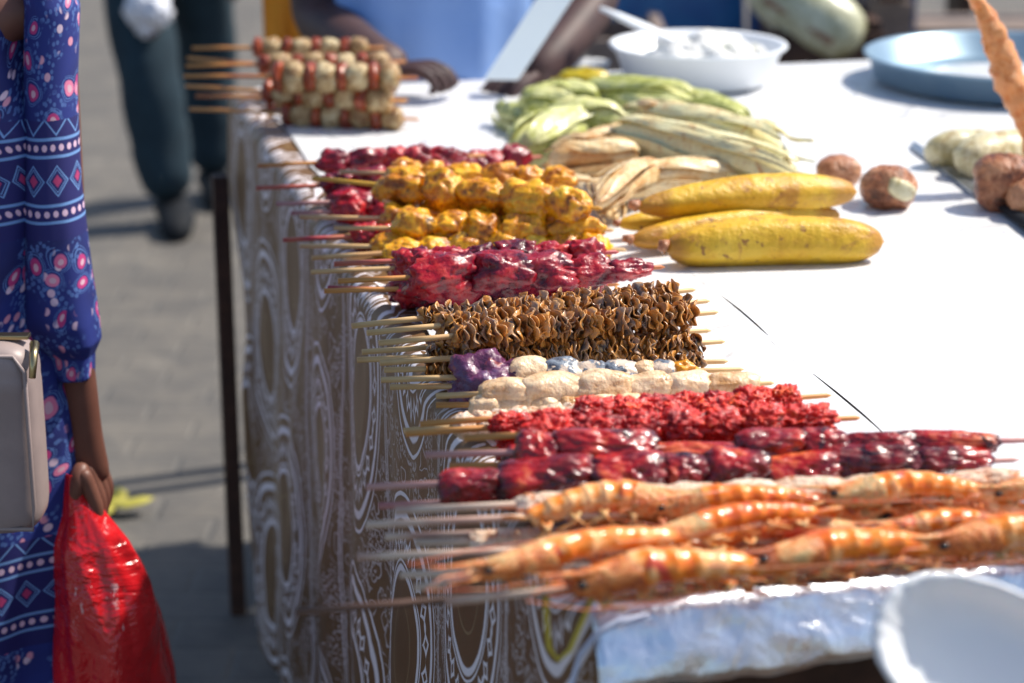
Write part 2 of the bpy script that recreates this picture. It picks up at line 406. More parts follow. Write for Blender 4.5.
def chunk_mesh(name, size, mat, seed, amp=.25, freq=1.6, p=2.3, cyl=False, sub=4, ridge=.0):
    bm = bmesh.new(); bmesh.ops.create_icosphere(bm, subdivisions=sub, radius=1)
    for v in bm.verts:
        d = v.co.normalized()
        if cyl:
            yz = math.hypot(d.y, d.z); r = 1/((abs(d.x)**p+yz**p)**(1/p))
        else: r = 1/((abs(d.x)**p+abs(d.y)**p+abs(d.z)**p)**(1/p))
        n = nz(d, freq, seed, 3)*amp+nz(d, freq*4, seed+3, 3)*amp*.35
        if ridge: n -= ridge*abs(nz(d, freq*1.7, seed+9, 2))
        v.co = d*r*(1+n); v.co = Vector((v.co.x*size[0], v.co.y*size[1], v.co.z*size[2]))
    bm.verts.index_update()
    me = bpy.data.meshes.new(name); bm.to_mesh(me); bm.free()
    me.polygons.foreach_set('use_smooth', [True]*len(me.polygons)); me.materials.append(M[mat]); return me
def skin_mesh(pts, edges, rad, sub=2):
    me = bpy.data.meshes.new('tmp'); me.from_pydata([tuple(p) for p in pts], edges, [])
    o = bpy.data.objects.new('tmp', me); COL.objects.link(o)
    md = o.modifiers.new('s', 'SKIN'); md.use_smooth_shade = True
    for i, r in enumerate(rad):
        sv = me.skin_vertices[0].data[i]; sv.radius = (r, r) if not isinstance(r, tuple) else r; sv.use_root = (i == 0)
    if sub: m2 = o.modifiers.new('ss', 'SUBSURF'); m2.levels = sub; m2.render_levels = sub
    dg = bpy.context.evaluated_depsgraph_get(); ev = o.evaluated_get(dg); out = bpy.data.meshes.new_from_object(ev)
    vs = [v.co.copy() for v in out.vertices]; fs = [list(p.vertices) for p in out.polygons]
    bpy.data.objects.remove(o); bpy.data.meshes.remove(out); bpy.data.meshes.remove(me)
    return vs, fs

# ------------------------------------------------------------------ the stall table
ZT = 1.01
O = PZ(580, 620, ZT); UF = (PZ(234, 100, ZT)-O); UF.z = 0; U = UF.normalized(); Wd = Vector((U.y, -U.x, 0))
LEN = (PZ(830, 66, ZT)-O).dot(U); WID = 1.9
def TP(u, w, z=0.): return O+U*u+Wd*w+Vector((0, 0, z))
def tmat(): return Matrix(((Wd.x, U.x, 0), (Wd.y, U.y, 0), (0, 0, 1)))
TROT = tmat().to_euler()
# ground
me_obj('ground', [(-60, -20, 0), (60, -20, 0), (60, 120, 0), (-60, 120, 0)], [[0, 1, 2, 3]], 'ground', smooth=False)
tag(bpy.data.objects['ground'], kind='structure')

table = tag(empty('market_table', (TP(LEN/2, WID/2).x, TP(LEN/2, WID/2).y, 0)), 'long wooden stall table under the white sheet and the brown cloth', 'table')
def child_world(o, par): o.parent = par; o.matrix_parent_inverse = Matrix.Translation(-par.location)
m = MB(); m.box(TP(LEN/2, WID/2, -.022), (WID-.02, LEN-.02, .036), TROT, .004); child_world(m.build('table_top', 'wood_dark', smooth=False), table)
for (w0, u0, ln, ax) in ((WID/2, .05, WID-.12, 0), (WID/2, LEN-.05, WID-.12, 0), (.06, LEN/2, LEN-.12, 1), (WID-.06, LEN/2, LEN-.12, 1)):
    m = MB(); m.box(TP(u0, w0, -.085), (ln, .025, .088) if ax == 0 else (.025, ln, .086), TROT, .002); child_world(m.build('apron', 'wood_dark', smooth=False), table)
for (u0, w0) in ((.05, .07), (LEN-.05, WID-.05), (.05, WID-.05), (LEN*.5, WID-.05)):
    p = TP(u0, w0); m = MB(); m.box((p.x, p.y, .44), (.05, .05, .88), TROT, .003); child_world(m.build('leg', 'wood_dark', smooth=False), table)
lp = PY(230, 420, TP(LEN-.12, .0).y)
m = MB(); m.box((lp.x, lp.y, .44), (.030, .03, .88), TROT, .003); child_world(m.build('leg', 'wood_dark', smooth=False), table)

# brown patterned cloth over the left side, wrapping the front corner
def build_cloth():
    vs, fs, uv = [], [], []
    ps = [-.075+i*.0125 for i in range(0, 12)]
    s = .075
    while s < LEN+.0: ps.append(s); s += .0125
    rc = .03
    prof = [(-.16, 0.004), (-.10, .004), (-.05, .004), (-.025, .003)]          # inward, up
    for k in range(7):
        a = math.pi/2*k/6; prof.append((-.018+.022*math.sin(a), -.018+.022*math.cos(a)))
    drop = []; z = -.03
    while z > -.94: drop.append(z); z -= .02
    nt_ = len(prof)+len(drop)
    for p in ps:
        # plan position and outward normal
        if p < -rc: base = Vector((-p-0, 0)); nrm = Vector((0, -1))        # (w,u)
        elif p < rc:
            a = (p+rc)/(2*rc)*math.pi/2; base = Vector((rc-rc*math.sin(a), rc-rc*math.cos(a))); nrm = Vector((-math.sin(a), -math.cos(a)))
        else: base = Vector((0, p)); nrm = Vector((-1, 0))
        v = 0
        for j in range(nt_):
            if j < len(prof): ins, zz = prof[j]
            else: ins, zz = .004, drop[j-len(prof)]
            d = max(0, -zz); k = min(1, d/.45)**1.3
            wv = .5+.5*math.sin(2*math.pi*p/.31+nz((p, d*.4, 0), 1.7, 4)*3)
            off = k*(.022*wv+.010*nz((p*3, d, 1), 2, 5))*(min(1, max(0, (p-.02)/.5)))+.005*k
            off += .006*nz((p*6, d*2, 3), 1, 8)*min(1, d/.1)
            pu = p
            back = 0
            if p > LEN-.45: back = -.30*min(1, max(0, (d-.16)/.2))*((p-(LEN-.45))/.45)
            if p < -.03: back = .0
            b2 = base+nrm*(off+ins)
            pt = TP(b2.y+back, b2.x, zz)
            vs.append(pt); uv.append((p+.075, -d if j >= 4 else -ins*.0-(-ins)*-1.0))
    npn = len(ps)
    for i in range(npn-1):
        for j in range(nt_-1): fs.append([i*nt_+j, i*nt_+j+1, (i+1)*nt_+j+1, (i+1)*nt_+j])
    o = me_obj('tablecloth', vs, fs, 'cloth', None, True, uv)
    so = o.modifiers.new('thick', 'SOLIDIFY'); so.thickness = .0012; so.offset = -1
    return tag(o, 'brown satin cloth with white medallions hanging down the left side of the table', 'tablecloth')
build_cloth()

# white sheet in two pieces that meet in a seam
def on(px, py): 
    q = PZ(px, py, ZT+.008)-O; return q.dot(U), q.dot(Wd)
s1 = on(720, 295); s2 = on(762, 338); s3 = on(805, 373); s4 = on(888, 438)
def seam_w(u):      # straight line through the two slits
    a, b = s1, s4; return a[1]+(b[1]-a[1])*(u-a[0])/(b[0]-a[0])
def gap(u):
    g = 0
    for (a, b, wdt) in ((s2, s1, .0030), (s4, s3, .0032)):
        if a[0] < u < b[0]:
            t = (u-a[0])/(b[0]-a[0]); g = max(g, wdt*math.sin(math.pi*t)**.7)
    return g
def sheet(name, wa, wb, zoff, label):
    nu, nw = 260, 60; vs = []
    for i in range(nu+1):
        u = LEN*i/nu
        a, b = wa(u), wb(u)
        for j in range(nw+1):
            w = a+(b-a)*j/nw
            z = .0085+zoff+.0010*nz((u*3, w*3, 0), 1.3, 2)
            vs.append(TP(min(max(u, .012), LEN+.0), w, z))
    fs = [[i*(nw+1)+j, (i+1)*(nw+1)+j, (i+1)*(nw+1)+j+1, i*(nw+1)+j+1] for i in range(nu) for j in range(nw)]
    fs = [f[::-1] for f in fs]
    o = me_obj(name, vs, fs, 'sheet')
    return tag(o, label, 'table sheet')
sheet('paper_sheet', lambda u: .045+.012*nz((u*4, 0, 0), 1, 1)+.02*max(0, 1-u*2), lambda u: seam_w(u), 0, 'white paper sheet under the skewers along the left of the table')
sheet('paper_sheet', lambda u: seam_w(u)-.004+(gap(u)+.004 if gap(u) > 0 else 0), lambda u: WID, .0003, 'white paper sheet on the right of the seam, under the basin and tin tray')

# foil folded over the front edge
def foil():
    vs = []; nx, prof = 220, [(.16, .0125), (.11, .0125), (.06, .013), (.03, .013), (.012, .014), (-.004, .0145), (-.012, .011), (-.016, .004), (-.020, -.006), (-.025, -.014), (-.030, -.022), (-.034, -.030), (-.037, -.038), (-.040, -.046)]
    for i in range(nx+1):
        w = .006+(WID-.02)*i/nx
        for j, (u, z) in enumerate(prof):
            k = 1 if j > 3 else .25
            n1 = nz((w*22, j*.42, 0), 1, 3, 3); n2 = abs(nz((w*60, j*.9, 2), 1, 6, 2))
            vs.append(TP(u-k*(.003*n1+.0012*n2), w, z+(.002*n1 if j < 12 else .007*nz((w*14, 0, 0), 1, 5))))
    m_ = len(prof)
    fs = [[i*m_+j, (i+1)*m_+j, (i+1)*m_+j+1, i*m_+j+1] for i in range(nx) for j in range(m_-1)]
    o = me_obj('foil_sheet', vs, fs, 'foil')
    so = o.modifiers.new('t', 'SOLIDIFY'); so.thickness = .0006
    tag(o, 'crumpled aluminium foil folded over the front edge of the table', 'foil')
foil()

# ------------------------------------------------------------------ food meshes
def variants(n, f): return [f(i) for i in range(n)]
PX = 1/930.
CH_ = {
 'crimson': variants(5, lambda i: chunk_mesh('meat', (1, 1, 1), 'crimson', 10+i, .34, 1.1, 2.2, ridge=.35)),
 'yellow': variants(6, lambda i: chunk_mesh('meat', (1, 1, 1), 'yellow', 30+i, .24, 1.1, 2.2, ridge=.30)),
 'fish': variants(4, lambda i: chunk_mesh('meat', (1, 1, 1), 'fish', 50+i, .16, 1.2, 2.6, True, ridge=.06)),
 'fishskin': variants(4, lambda i: chunk_mesh('meat', (1, 1, 1), 'fishskin', 60+i, .16, 1.2, 2.6, ridge=.08)),
 'purple': variants(2, lambda i: chunk_mesh('meat', (1, 1, 1), 'purple', 70+i, .35, 1.3, 3.2, ridge=.1)),
 'red': variants(5, lambda i: chunk_mesh('meat', (1, 1, 1), 'red', 80+i, .26, 2.8, 2.8, True, 5, ridge=.4)),
 'octopus': variants(6, lambda i: chunk_mesh('meat', (1, 1, 1), 'octopus', 100+i, .16, 1.2, 4.0, True, 5, ridge=.14)),
 'scallop': variants(4, lambda i: chunk_mesh('potato', (1, 1, 1), 'scallop', 120+i, .14, 1.4, 2.8, True, 3)),
 'pepper': variants(3, lambda i: chunk_mesh('pepper', (1, 1, 1), 'pepper', 130+i, .25, 1.4, 3, True, 3)),
 'pale': variants(4, lambda i: chunk_mesh('meat', (1, 1, 1), 'palefish', 140+i, .2, 1.6, 2.6, True, ridge=.15)),
}
def mussel_mesh(seed, mat):
    """one mussel: a crinkled lobed fan of flesh threaded on the stick"""
    rnd = random.Random(seed); nt_, nr = 40, 5
    k1, k2 = rnd.choice((4, 5, 6)), rnd.choice((9, 10, 12)); p1, p2, p3 = [rnd.uniform(0, 6) for _ in range(3)]
    vs = []
    for side in (1, -1):
        for j in range(nr):
            q = j/(nr-1)
            for k in range(nt_):
                th = 2*math.pi*k/nt_
                rim = .84+.16*math.sin(2*th+p3)+.07*math.sin(k1*th+p1)+.02*math.sin(k2*th+p2)
                r = .12+(rim-.12)*q
                x = q*q*(.40*math.sin(k1*th+p2)+.05*math.sin(k2*th+p1))+.10*math.sin(3*th+p3)*q
                th_ = .12*(1-q**4)+.11*(1 if j < nr-1 else .55)
                n = nz((math.cos(th)*2, math.sin(th)*2, q), 1.2, seed, 2)*.06
                vs.append(Vector((x+side*th_+n*q, r*math.cos(th)*(1+n), r*math.sin(th)*(1+n))))
    fs = []
    for sd in (0, 1):
        o_ = sd*nr*nt_
        for j in range(nr-1):
            for k in range(nt_):
                f = [o_+j*nt_+k, o_+j*nt_+(k+1) % nt_, o_+(j+1)*nt_+(k+1) % nt_, o_+(j+1)*nt_+k]; fs.append(f if sd == 0 else f[::-1])
    a, b = (nr-1)*nt_, nr*nt_+(nr-1)*nt_
    fs += [[a+k, a+(k+1) % nt_, b+(k+1) % nt_, b+k] for k in range(nt_)]
    me = bpy.data.meshes.new('mussel'); me.from_pydata([tuple(v) for v in vs], [], fs); me.polygons.foreach_set('use_smooth', [True]*len(me.polygons)); me.materials.append(M[mat]); return me
MUS = variants(14, lambda i: mussel_mesh(i, 'mussel'))
# shared unit stick along +x
def stick_mesh(mat, r):
    mb = MB(); mb.tube([(t, .0006*math.sin(t*7), 0) for t in [i/6 for i in range(7)]]+[(1.012, 0, 0)], [r, r*.97, r, r*1.03, r, r*.95, r*.8, .0004], 8)
    me = bpy.data.meshes.new('stick'); me.from_pydata([tuple(v) for v in mb.v], [], mb.f); me.polygons.foreach_set('use_smooth', [True]*len(me.polygons)); me.materials.append(M[mat]); return me
STK = {k: stick_mesh(k, .0033) for k in ('st_tan', 'st_orange', 'st_red', 'st_yellow', 'st_pale', 'st_pink', 'st_dark')}
STKt = stick_mesh('st_tan', .0028)
# prawn, unit: length 1 along x, head at -x
def prawn_parts(seed):
    rnd = random.Random(seed); out = {}
    def arch(x): return .17*math.sin(math.pi*(x+.5))-.07
    # abdomen
    pts, rad = [], []; n = 84
    for i in range(n):
        t = i/(n-1); x = -.16+t*.56; seg = (t*6) % 1
        r = (.112-.056*t**1.3)*(1+.11*(seg-.5)-.10*max(0, seg-.85)/.15)
        pts.append((x, .012*math.sin(6*t+seed), arch(x))); rad.append(r)
    mb = MB(); mb.tube(pts, rad, 16); out['abdomen'] = ('shell', mb)
    # head carapace with rostrum
    pts, rad = [], []
    for i in range(20):
        t = i/19; x = -.13-t*.27; pts.append((x, 0, arch(x)-.01+.02*t)); rad.append(.112*(1-.0*t)*(math.cos(min(1, t)*1.35))**.55)
    mb = MB(); mb.tube(pts, rad, 16)
    mb.tube([(-.22, 0, .14), (-.36, 0, .10), (-.50, .0, .115), (-.58, 0, .14)], [.03, .026, .013, .002], 8)
    mb.tube([(-.36, .03, .02), (-.46, .035, .01), (-.52, .03, .03)], [.03, .022, .004], 8, sq=.4)
    mb.tube([(-.36, -.03, .02), (-.47, -.035, .0), (-.53, -.03, .0)], [.03, .022, .004], 8, sq=.4)
    out['head'] = ('head', mb)
    # tail fan
    mb = MB()
    for k, a in enumerate((-.55, -.25, 0, .25, .55)):
        L = .17-.03*abs(a); c = Vector((math.cos(a), math.sin(a), .15))
        b0 = Vector((.39, 0, arch(.4)))
        mb.tube([b0, b0+c*L*.4, b0+c*L*.8, b0+c*L], [.014, .034, .036, .012], 8, sq=.25)
    out['tail_fan'] = ('shell', mb)
    for k in range(5):          # swimming and walking legs, pair by pair
        mb = MB(); x = -.30+k*.15; z0 = arch(x)-.07
        for s in (-1, 1):
            mb.tube([(x, s*.05, z0), (x+.02, s*.075, z0-.05), (x+.07+rnd.uniform(-.03, .05), s*.06, z0-.10), (x+.12, s*.05, z0-.10)], [.017, .015, .010, .003], 6)
            mb.tube([(x+.05, s*.05, z0), (x+.03, s*.085, z0-.04), (x-.03+rnd.uniform(-.03, .05), s*.075, z0-.10)], [.013, .012, .004], 6)
        out['leg%d' % k] = ('head', mb)
    for s in (-1, 1):
        mb = MB(); a = rnd.uniform(.2, .6)
        mb.tube([(-.42, s*.03, .05), (-.55, s*.08, .10), (-.62, s*.16, .09), (-.40, s*.24, .05), (0, s*(.2+.1*a), .02), (.4, s*.16, -.03)], [.007, .006, .005, .005, .004, .002], 6)
        out['antenna%d' % s] = ('antenna', mb)
        mb = MB(); bm = bmesh.new(); bmesh.ops.create_icosphere(bm, subdivisions=2, radius=.022)
        bm.verts.index_update(); mb.add([v.co+Vector((-.375, s*.06, .075)) for v in bm.verts], [[v.index for v in f.verts] for f in bm.faces]); bm.free()
        out['eye%d' % s] = ('eye', mb)
    res = {}
    for k, (mt, mb) in out.items():
        nm = ''.join(ch for ch in k if not ch.isdigit() and ch != '-')
        vs = [v+Vector((0, nz(v, 9, seed, 2)*.008, nz(v, 8, seed+2, 2)*.010)) for v in mb.v]
        me = bpy.data.meshes.new(nm); me.from_pydata([tuple(v) for v in vs], [], mb.f); me.polygons.foreach_set('use_smooth', [True]*len(me.polygons)); me.materials.append(M[mt]); res[k] = (nm, me)
    return res
PRW = [prawn_parts(i) for i in range(4)]
def add_prawn(par, x, L, girth, roll, flip, var):
    b = PRW[var % 4]
    base = inst('prawn', b['abdomen'][1], par, (x, 0, 0), (roll, 0, math.pi if flip else 0), (L*1.10, girth*.88, girth*.88))
    for k, (nm, me) in b.items():
        if k != 'abdomen': inst(nm, me, base)
    return base

SK = 0
def skewer(kind, hs, fsx, fe, h, rpx, label, cat='skewer', group='skewers of grilled food along the table edge', stick=None, h0=None, pieces=None, rnd_seed=None, tip=.02, sag=0):
    """stick from handle pixel hs to the food's far end fe; food starts where x == fsx; h heights over the table"""
    global SK; SK += 1
    rnd = random.Random(rnd_seed or SK*17)
    zA = ZT+.010+(h if h0 is None else h0); zB = ZT+.010+h
    A, B = PZ(hs[0], hs[1], zA), PZ(fe[0], fe[1], zB)
    def px_of(p): 
        d = p-Vector((0, 0, CH)); zc = d.y*CS-d.z*SN; return W/2+F*d.x/zc
    lo, hi = 0., 1.
    for _ in range(30):
        mid = (lo+hi)/2
        if px_of(A.lerp(B, mid)) < fsx: lo = mid
        else: hi = mid
    S = A.lerp(B, lo); ax = (B-A); Ltot = ax.length; L = (B-S).length
    mid = (S+B)/2; r = rpx/scale_at(mid)
    root = empty('%s_skewer' % KN[kind], S); root.rotation_euler = ax.to_track_quat('X', 'Z').to_euler()
    tag(root, label, cat, group)
    st = stick or {'mussel': 'st_tan', 'crimson': 'st_red', 'yellow': 'st_yellow', 'fish': 'st_tan', 'fishskin': 'st_tan', 'red': 'st_orange', 'octopus': 'st_pink', 'prawn': 'st_pale', 'pale': 'st_pale', 'veg': 'st_orange'}[kind]
    s0 = -(S-A).length
    inst('stick', STK[st], root, (s0, 0, 0), (rnd.uniform(0, 3), 0, 0), (L-s0+tip, 1, 1))
    def px2(p): return (p-fsx)/(fe[0]-fsx)*L
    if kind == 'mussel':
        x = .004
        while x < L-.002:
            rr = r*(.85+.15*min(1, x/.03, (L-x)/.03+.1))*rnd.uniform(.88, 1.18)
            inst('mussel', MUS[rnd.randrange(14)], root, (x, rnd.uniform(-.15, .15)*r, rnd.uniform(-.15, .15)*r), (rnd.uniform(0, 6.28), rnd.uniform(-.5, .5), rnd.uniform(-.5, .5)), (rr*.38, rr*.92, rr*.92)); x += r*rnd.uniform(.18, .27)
    elif kind == 'veg':
        n = 4; st_ = L/n
        for i in range(n):
            inst('potato', CH_['scallop'][rnd.randrange(4)], root, (st_*(i+.55), 0, 0), (rnd.uniform(0, 6), 0, 0), (st_*rnd.uniform(.33, .42), r*rnd.uniform(.92, 1.15), r*rnd.uniform(.92, 1.12)))
            inst('pepper', CH_['pepper'][rnd.randrange(3)], root, (st_*(i+.08), 0, 0), (rnd.uniform(0, 6), 0, 0), (st_*.20, r*1.0, r*1.0))
    elif kind == 'prawn':
        for (a, b, rp, fl, roll) in pieces:
            xa, xb = px2(a), px2(b); add_prawn(root, (xa+xb)/2, abs(xb-xa)/1.0, rp/scale_at(mid)/.125, roll, fl, rnd.randrange(4))
    else:
        if pieces is None:
            pieces = []; x = fsx
            wmean = {'crimson': 2.5, 'yellow': 2.4, 'fish': 3.0, 'fishskin': 2.0, 'red': 2.6, 'octopus': 3.2, 'pale': 1.5}[kind]*rpx
            while x < fe[0]-wmean*.4:
                w_ = min(wmean*rnd.uniform(.8, 1.25), fe[0]-x+4); pieces.append((x, x+w_, rpx*rnd.uniform(.85, 1.12), kind)); x += w_*.88
        for pc in pieces:
            a, b, rp, kd = pc[:4]; dz = pc[4]/scale_at(mid) if len(pc) > 4 else 0
            xa, xb = px2(a), px2(b); rr = rp/scale_at(mid)
            inst('meat' if kd != 'purple' else 'squid_piece', rnd.choice(CH_[kd]), root, ((xa+xb)/2, rnd.uniform(-.08, .08)*rr, dz), (rnd.uniform(0, 6.28) if kd not in ('octopus',) else rnd.uniform(-.3, .3), rnd.uniform(-.08, .08), rnd.uniform(-.1, .1)), ((xb-xa)/2*(1.03 if kd == 'octopus' else 1.14), rr*1.08, rr*1.02))
    return root
KN = {'mussel': 'mussel', 'crimson': 'meat', 'yellow': 'chicken', 'fish': 'fish', 'fishskin': 'fish', 'red': 'red_meat', 'octopus': 'octopus', 'prawn': 'prawn', 'pale': 'shellfish', 'veg': 'vegetable'}

# --- far pile of potato and pepper skewers
gv = 'skewers of potato and pepper in the far pile'
for (hs, fsx, fe, h, r, lb) in [
 ((192, 48), 256, (372, 48), .092, 10, 'potato and pepper skewer on the back top of the far pile'),
 ((186, 66), 262, (392, 62), .092, 10, 'potato skewer just behind the topmost front one of the far pile'),
 ((184, 76), 276, (404, 78), .088, 15, 'thick potato and pepper skewer on top at the front of the far pile'),
 ((186, 86), 268, (392, 101), .052, 12, 'potato skewer in the second layer from the bottom of the far pile'),
 ((190, 109), 286, (406, 119), .018, 13, 'lowest potato and pepper skewer at the front of the far pile'),
 ((196, 96), 270, (395, 100), .018, 12, 'potato skewer hidden low inside the far pile'),
 ((188, 58), 264, (386, 76), .050, 12, 'potato skewer in the middle of the far pile behind the front ones')]:
    skewer('veg', hs, fsx, fe, h, r, lb, group=gv, h0=h)
# --- crimson meat, back pile
gb = 'crimson meat skewers behind the yellow chicken'
for (hs, fsx, fe, h, r, stk, lb) in [
 ((258, 166), 318, (470, 156), .060, 13, 'st_orange', 'dark crimson meat skewer on top of the crimson pile behind the yellow chicken'),
 ((256, 188), 322, (480, 180), .045, 15, 'st_red', 'crimson meat skewer with a dull red stick, second from the top of the back pile'),
 ((276, 204), 328, (480, 198), .030, 15, 'st_pink', 'crimson meat skewer with a pinkish stick just under the yellow chicken stick'),
 ((291, 213), 335, (470, 212), .018, 14, 'st_pink', 'crimson meat skewer low beneath the yellow chicken with a short pink stick'),
 ((283, 240), 352, (480, 232), .016, 14, 'st_red', 'lowest crimson meat skewer of the back pile with a bright red stick'),
 ((330, 176), 408, (528, 158), .026, 13, 'st_red', 'crimson meat skewer reaching farthest right behind the yellow chicken')]:
    skewer('crimson', hs, fsx, fe, h, r, lb, group=gb, stick=stk)
# --- yellow chicken
gy = 'yellow chicken skewers'
for (hs, fsx, fe, h, r, lb) in [
 ((340, 172), 392, (575, 180), .066, 15, 'browned yellow chicken skewer at the back top of the yellow pile'),
 ((313, 178), 378, (585, 207), .070, 20, 'bright yellow chicken skewer on the front top of its pile, with a yellow stick'),
 ((300, 217), 380, (575, 222), .034, 17, 'yellow chicken skewer in the middle layer behind the front one'),
 ((334, 228), 393, (596, 230), .036, 19, 'yellow chicken skewer in the front middle layer with round lumps'),
 ((300, 246), 372, (608, 250), .014, 16, 'dull yellow chicken skewer at the bottom of the yellow pile'),
 ((312, 258), 385, (590, 240), .014, 14, 'yellow chicken skewer at the bottom back of the yellow pile')]:
    skewer('yellow', hs, fsx, fe, h, r, lb, group=gy, stick='st_yellow' if r == 20 else 'st_tan')
# --- crimson meat, front pile
gd = 'crimson meat skewers in front of the yellow chicken'
for (hs, fsx, fe, h, r, stk, lb, pcs) in [
 ((334, 264), 398, (600, 253), .052, 15, 'st_red', 'crimson meat skewer at the back top of the crimson pile before the mussels', None),
 ((338, 281), 412, (645, 268), .052, 23, 'st_orange', 'big glossy crimson skewer topping the pile before the mussels', [(408, 482, 24, 'crimson'), (470, 530, 25, 'crimson'), (518, 578, 21, 'crimson', -2), (560, 612, 16, 'crimson', -3), (596, 648, 12, 'crimson', -2)]),
 ((324, 291), 398, (600, 285), .022, 18, 'st_orange', 'crimson skewer low in the pile before the mussels, with an orange stick', None),
 ((328, 288), 390, (570, 297), .016, 15, 'st_red', 'crimson meat skewer lowest in the pile before the mussels', None),
 ((311, 272), 392, (560, 262), .020, 16, 'st_tan', 'crimson meat skewer with a tan stick under the pile before the mussels', None)]:
    skewer('crimson', hs, fsx, fe, h, r, lb, group=gd, stick=stk, pieces=pcs)
# --- mussels
gm = 'mussel skewers'
for (hs, fsx, fe, h, r, lb) in [
 ((352, 326), 420, (676, 292), .062, 14, 'brown mussel skewer at the back top of the mussel pile'),
 ((367, 333), 436, (690, 303), .060, 16, 'brown mussel skewer in the top layer between the back and the front one'),
 ((379, 343), 450, (698, 314), .058, 17, 'full brown mussel skewer on the front top of the mussel pile'),
 ((362, 352), 428, (690, 332), .024, 15, 'mussel skewer hidden in the bottom back of the mussel pile'),
 ((357, 360), 424, (685, 345), .022, 15, 'mussel skewer in the bottom layer with the lowest left stick'),
 ((380, 363), 462, (704, 343), .030, 14, 'brown mussel skewer in the front lower layer just above the grey fish'),
 ((384, 370), 425, (706, 362), .014, 13, 'mussel skewer at the very front bottom touching the grey-skinned fish')]:
    skewer('mussel', hs, fsx, fe, h, r, lb, group=gm)
# --- fish
gf = 'fish skewers'
skewer('fishskin', (381, 380), 459, (694, 371), .022, 14, 'skewer of grey-skinned fish pieces with a purple squid piece at its left', group=gf, tip=.05,
       pieces=[(456, 510, 22, 'purple', -2), (498, 524, 13, 'purple'), (508, 546, 16, 'fish', 3), (538, 580, 15, 'fishskin', 1), (572, 606, 13, 'fishskin'), (600, 640, 13, 'fishskin'), (634, 656, 12, 'fish'), (650, 676, 12, 'fishskin'), (668, 698, 11, 'yellow')])
skewer('fishskin', (390, 387), 462, (640, 386), .012, 11, 'low fish skewer mostly hidden under the purple squid piece', group=gf)
skewer('fish', (436, 396), 484, (752, 384), .022, 16, 'pale white fish skewer lying in front of the grey-skinned fish', group=gf,
       pieces=[(482, 532, 15, 'fish'), (520, 582, 18, 'fish'), (572, 632, 18, 'fish', 1), (622, 672, 15, 'fish'), (664, 712, 15, 'fish'), (704, 756, 13, 'fish')])
skewer('fish', (436, 405), 470, (640, 404), .012, 11, 'thin fish skewer tucked under the pale white fish', group=gf, stick='st_orange')
skewer('pale', (404, 431), 455, (640, 410), .014, 13, 'beige shellfish skewer between the white fish and the red meat', group=gf, stick='st_tan', pieces=[(453+i*18, 475+i*18, 13+(i % 2), 'pale') for i in range(9)])
# --- red meat
gr = 'bright red meat skewers'
for (hs, fsx, fe, h, r, lb) in [
 ((420, 424), 575, (808, 397), .046, 14, 'bright red meat skewer at the back of the red pile, its left end hidden'),
 ((406, 434), 490, (770, 408), .040, 16, 'bright red meat skewer with the longest orange stick in the red pile'),
 ((464, 438), 524, (836, 419), .052, 18, 'bright red meat skewer on top of the red pile, reaching farthest right'),
 ((458, 452), 498, (780, 436), .018, 16, 'red meat skewer in the bottom layer of the red pile')]:
    skewer('red', hs, fsx, fe, h, r, lb, group=gr)
# --- octopus
go = 'dark glazed octopus skewers'
skewer('octopus', (425, 455), 516, (1000, 441), .050, 18, 'glazed octopus skewer at the back of the dark pile running to the far right end', group=go, tip=.03,
       pieces=[(514, 556, 21, 'octopus'), (548, 656, 23, 'octopus'), (650, 738, 12, 'octopus', -6), (732, 804, 18, 'octopus'), (798, 846, 17, 'octopus'), (840, 915, 13, 'octopus', 0), (905, 1000, 11, 'octopus', 0)])
skewer('octopus', (366, 487), 440, (992, 461), .036, 20, 'dark glazed octopus skewer in front with a separate small piece at its left end', group=go,
       pieces=[(437, 499, 18, 'octopus', -5), (497, 594, 23, 'octopus', -1), (586, 664, 23, 'octopus'), (658, 706, 20, 'octopus'), (700, 764, 24, 'octopus'), (758, 838, 18, 'octopus', -2), (826, 918, 20, 'octopus', 1), (914, 992, 17, 'octopus', 0)])
skewer('octopus', (449, 466), 505, (890, 458), .016, 17, 'octopus skewer in the lower layer with a short orange stick', group=go, stick='st_orange')
skewer('octopus', (462, 474), 512, (880, 470), .014, 15, 'lowest octopus skewer with a stub of orange stick above the front piece', group=go, stick='st_orange')
skewer('octopus', (379, 506), 500, (900, 482), .012, 12, 'octopus skewer under the front row with a purple-pink stick', group=go)
# --- prawns
gp = 'prawn skewers at the front corner'
pi_ = math.pi
skewer('pale', (395, 511), 520, (1014, 480), .046, 12, 'peeled pale prawn skewer at the back of the prawn pile', group=gp,
       pieces=[(518, 558, 11, 'pale'), (548, 608, 12, 'pale'), (604, 624, 14, 'pale', 2), (618, 672, 14, 'pale'), (662, 720, 13, 'pale'), (712, 776, 13, 'pale'), (768, 838, 14, 'pale'), (836, 888, 13, 'pale'), (880, 940, 12, 'pale'), (934, 1014, 13, 'pale')])
skewer('prawn', (366, 525), 543, (1040, 492), .042, 20, 'prawn skewer at the back with a curled prawn at its left end', group=gp,
       pieces=[(520, 690, 23, True, .5), (640, 825, 19, False, .3), (812, 1000, 20, False, -.2), (980, 1140, 16, False, .5)])
skewer('prawn', (415, 588), 457, (740, 526), .056, 20, 'long-headed prawn skewer slanting across the pile at the front left', group=gp,
       pieces=[(462, 700, 20, False, .2), (640, 830, 17, False, -.3)])
skewer('prawn', (446, 602), 578, (1050, 538), .040, 24, 'front prawn skewer just above the foil with big orange prawns', group=gp,
       pieces=[(560, 770, 25, False, .3), (735, 955, 23, False, -.2), (915, 1130, 23, False, .25)])
